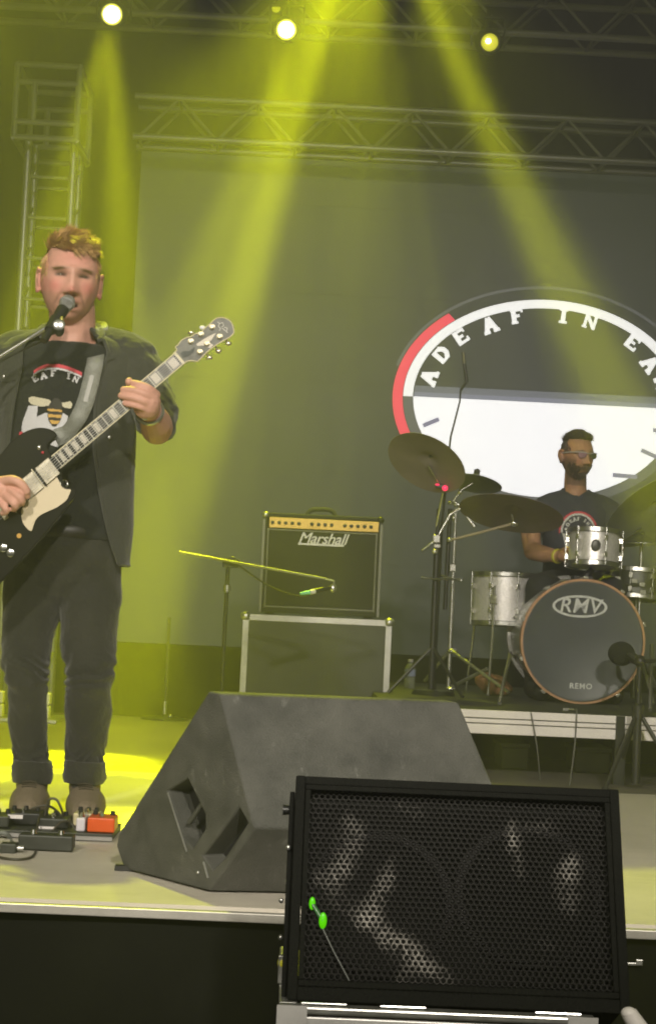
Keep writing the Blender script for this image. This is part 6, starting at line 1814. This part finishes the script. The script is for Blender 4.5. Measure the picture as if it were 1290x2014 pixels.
for sx, hx, kx in ((-1, 1100, 1060), (1, 1155, 1200)):
    kn = Vector((D(kx, 1185, -.35).x, DY - 0.38, RT + 0.50))
    hip = D(hx, 1160, .05)
    bd_.append(limb([hip, kn], [0.080, 0.052]))
    bd_.append(limb([kn, Vector((kn.x, DY - 0.34, RT + 0.09))], [0.048, 0.038]))
    bd_.append(limb([Vector((kn.x, DY - 0.33, RT + 0.045)), Vector((kn.x, DY - 0.50, RT + 0.038))], [0.04, 0.034], 3))
dv, df = remesh(join(*bd_), 0.0045, 2, 0.4)
cols = [skin_colour(p, TL2, (0.46, 0.25, 0.155), (0.50, 0.21, 0.14), beardc=(0.17, 0.105, 0.075), brow=(0.1, 0.06, 0.04)) for p in dv]
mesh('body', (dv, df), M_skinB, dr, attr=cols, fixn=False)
M_hairB = mat('hair_dark', (0.075, 0.055, 0.035), 0.55, col2=(0.045, 0.03, 0.02), vscale=60)
def okB(d, rnd):
    if d.y < -0.1 and d.z < 0.68: return abs(d.x) > 0.85 and d.z > 0.12
    if d.z < -0.2: return d.y > 0.3
    if d.z < 0.25 and d.y < 0.2: return abs(d.x) > 0.8 and d.y > -0.3 and d.z > 0.0
    return True
hv2 = hair_tufts(TW2, 4000, okB, lambda d, r: 0.009 if d.z < 0.55 else 0.020 + 0.008 * r.random(), 0.7, 0.0015, lambda d: 0.75 if d.z > 0.6 else 0.12, 9,
                 lambda d, r: Vector((0.3, -0.5, 0.3)) if d.z > 0.6 else Vector((0, 0.2, -1)))
sv, keep = [], []
for v in scalp[0]:
    d = Vector((v.x / 0.079, v.y / 0.1035, v.z / 0.1245)).normalized()
    keep.append(not (d.y < -0.02 and d.z < 0.70) and not (d.z < 0.10 and d.y < 0.1) and d.z > -0.35)
    hgt = 1.0 + 0.06 * max(0, min(1, (d.z - 0.4) / 0.4))
    sv.append(TW2(Vector((math.copysign(abs(d.x) ** 0.86, d.x) * 0.0785 * hgt, v.y * hgt, v.z * hgt))))
mesh('hair', join((sv, [f for f in scalp[1] if all(keep[i] for i in f)]), hv2), M_hairB, dr, fixn=False)
# full short beard
brd = []
rnd = random.Random(4)
cnt = 0
while cnt < 420:
    x, z = rnd.uniform(-0.065, 0.065), rnd.uniform(-0.118, -0.035)
    if abs(x) < 0.045 and z > -0.05: continue
    if abs(x) < 0.022 and -0.086 < z < -0.060: continue
    kz = min(1, max(0, -z / 0.115))
    wx = 0.077 * math.sqrt(max(0, 1 - (z / 0.122) ** 2)) * (1 - 0.30 * kz ** 1.6)
    if abs(x) > wx: continue
    y = -0.098 * math.sqrt(max(0.0, 1 - (z / 0.122) ** 2 - (x / max(wx, .01)) ** 2 * (1 - (z / 0.122) ** 2))) * 0.97
    d = Vector((x * 6, -0.6, -0.8)).normalized()
    p = Vector((x, y - 0.001, z))
    brd.append(tube([TW2(p), TW2(p + d * 0.006), TW2(p + d * 0.010 + Vector((0, 0, -0.003)))], [0.0022, 0.0018, 0.0005], 4, caps=False))
    cnt += 1
mesh('beard', join(*brd), M_hairB, dr, fixn=False)
gls = mesh('sunglasses', join(*[tube([TW2((sx * 0.014, -0.112, 0.014)), TW2((sx * 0.034, -0.108, 0.017)), TW2((sx * 0.062, -0.090, 0.016)), TW2((sx * 0.081, -0.05, 0.014)), TW2((sx * 0.084, 0.01, 0.010))], 0.0026, 8) for sx in (-1, 1)],
                              tube([TW2((-0.014, -0.112, 0.013)), TW2((0.014, -0.112, 0.013))], 0.002, 8)), mat('pale_frame', (0.45, 0.42, 0.50), 0.3), dr)
for sx in (-1, 1):
    mesh('lens', ellipsoid(TW2((sx * 0.034, -0.1045, 0.003)), 0.0215, 0.0035, 0.016, 18, 10, Matrix.Rotation(math.radians(24) + sx * 0.25, 3, 'Z')),
         mat('lens_dark' if sx > 0 else 'lens_pink', (0.04, 0.045, 0.05) if sx > 0 else (0.30, 0.16, 0.22), 0.12), gls)
M_teed = mat('tee_navy', (0.045, 0.048, 0.062), 0.85, vary=0.2, vscale=8, bump=0.35, bscale=60)
t2 = [(962, 1131, 26, .062), (966, 1131, 31, .070), (972, 1130, 52, .080), (982, 1129, 72, .090), (1000, 1128, 80, .102), (1030, 1128, 66, .125), (1070, 1128, 60, .135), (1110, 1128, 60, .14), (1150, 1128, 62, .145)]
t2v, t2f = shell(interp_secs(t2, 4), DY + 0.04, 56)
t2v = [p + Vector((0, 0, -0.012)) if (p.z > P(1130, 975, DY).z and p.y < DY) else p for p in t2v]
tee2 = mesh('t_shirt', (cloth_noise(t2v, 0.007, (10, 8, 7), 14), t2f), M_teed, dr, solid=0.003)
for pts in ([D(1080, 1000, .03), D(1058, 1014, .02), D(1045, 1038, .0)], [D(1178, 1000, .03), D(1198, 1012, .02), D(1210, 1038, .0)]):
    s_ = remesh(limb(pts, [0.068, 0.068, 0.064], 5, 20), 0.007, 3)
    mesh('sleeve', (cloth_noise(s_[0], 0.006, (14, 14, 14), 31), s_[1]), M_teed, tee2)
bpy.context.view_layer.update()
tb2 = bvh_of(tee2)
drape_print('print_ring', [[(1137 + 39 * math.cos(a), 1048 - 43 * math.sin(a)) for a in [i * PI / 20 for i in range(21)]] + [(1137 + 35.5 * math.cos(a), 1048 - 39 * math.sin(a)) for a in [PI - i * PI / 20 for i in range(21)]]], tb2, M_pr, tee2, 0.004, 1.3)
drape_print('print_ring', [[(1137 + 35 * math.cos(a), 1048 - 39 * math.sin(a)) for a in [i * PI / 20 for i in range(21)]] + [(1137 + 31 * math.cos(a), 1048 - 35 * math.sin(a)) for a in [PI - i * PI / 20 for i in range(21)]]], tb2, M_pw, tee2, 0.004, 1.3)
for ch, a in (('A', 165), ('D', 145), ('E', 125), ('A', 106), ('F', 88), ('I', 58), ('N', 40)):
    ar_ = math.radians(a)
    drape_print('print_letter', gpx(ch, 1137 + 25 * math.cos(ar_), 1048 - 28 * math.sin(ar_), 7, (PI / 2 - ar_)), tb2, M_pw, tee2, 0.004, 0.9)
drape_print('print_patch', [[(1106, 1050), (1168, 1050), (1160, 1078), (1112, 1078)]], tb2, M_pw, tee2, 0.004)
# dark trousers over the legs
tl = []
for hx, kx in ((1100, 1060), (1155, 1200)):
    kn = Vector((D(kx, 1185, -.35).x, DY - 0.38, RT + 0.50))
    tl.append(limb([D(hx, 1160, .05), kn], [0.105, 0.074]))
    tl.append(limb([kn, Vector((kn.x, DY - 0.34, RT + 0.12))], [0.070, 0.055]))
tl.append(ellipsoid(D(1128, 1150, .06), 0.17, 0.14, 0.11))
q_ = remesh(join(*tl), 0.009, 4)
mesh('trousers', (cloth_noise(q_[0], 0.008, (10, 10, 10), 17), q_[1]), mat('trouser_black', (0.02, 0.021, 0.022), 0.85, bump=0.3, bscale=40), dr, fixn=False)
for hx, kx in ((1100, 1060), (1155, 1200)):
    kx_ = D(kx, 1185, -.35).x
    so = remesh(join(limb([Vector((kx_, DY - 0.34, RT + 0.13)), Vector((kx_, DY - 0.335, RT + 0.06))], [0.052, 0.052], 3, 16), limb([Vector((kx_, DY - 0.31, RT + 0.05)), Vector((kx_, DY - 0.54, RT + 0.044))], [0.052, 0.044], 4, 16)), 0.007, 3)
    mesh('shoe', ([Vector((p.x, p.y, max(p.z, RT + 0.002))) for p in so[0]], so[1]), mat('shoe_black', (0.02, 0.02, 0.02), 0.5), dr, fixn=False)
mesh('wrist_band', torus(D(1097, 1094, -.25), D(1098, 1094, -.26) - D(1070, 1090, -.16), 0.030, 0.006, 28, 8, sq=1.6), mat('yellow_band', (0.6, 0.55, 0.05), 0.5), dr)
for (a, b_, lb) in (((1106, 1096, -.31), (1150, 1070, -.5), 'drumstick in the drummer\'s hand at the left of the silver tom'), ((1176, 1088, -.28), (1225, 1062, -.42), 'drumstick in the drummer\'s hand at the right of the silver tom')):
    A_, B_ = D(*a), D(*b_)
    t = thing('drumstick', lb, 'drumstick', A_)
    mesh('shaft', tube([A_ - (B_ - A_).normalized() * 0.05, A_ + (B_ - A_) * 0.8, B_], [0.007, 0.007, 0.004], 10), mat('hickory', (0.55, 0.40, 0.22), 0.5), t)
    mesh('tip', ellipsoid(B_, 0.006, 0.006, 0.006, 10, 8), mat('hickory', (0.55, 0.40, 0.22), 0.5), t)

# ================================================================== HAZE
hz_ = bpy.data.materials.new('stage_haze'); hz_.use_nodes = True
nt = hz_.node_tree
nt.nodes.remove(nt.nodes['Principled BSDF'])
pv_ = nt.nodes.new('ShaderNodeVolumePrincipled')
pv_.inputs['Color'].default_value = (0.92, 0.92, 0.92, 1)
pv_.inputs['Density'].default_value = HAZE_DENSITY if 'HAZE_DENSITY' in globals() else 0.047
pv_.inputs['Anisotropy'].default_value = 0.5
nt.links.new(pv_.outputs[0], nt.nodes['Material Output'].inputs['Volume'])
hz_.cycles.volume_sampling = 'MULTIPLE_IMPORTANCE'
hz_.cycles.homogeneous_volume = True
h_ = mesh('haze', box((-9.5, -8.5, -1), (9.5, 11.5, 9.5)), hz_, kind='stuff', smooth=False)
h_.display_type = 'WIRE'
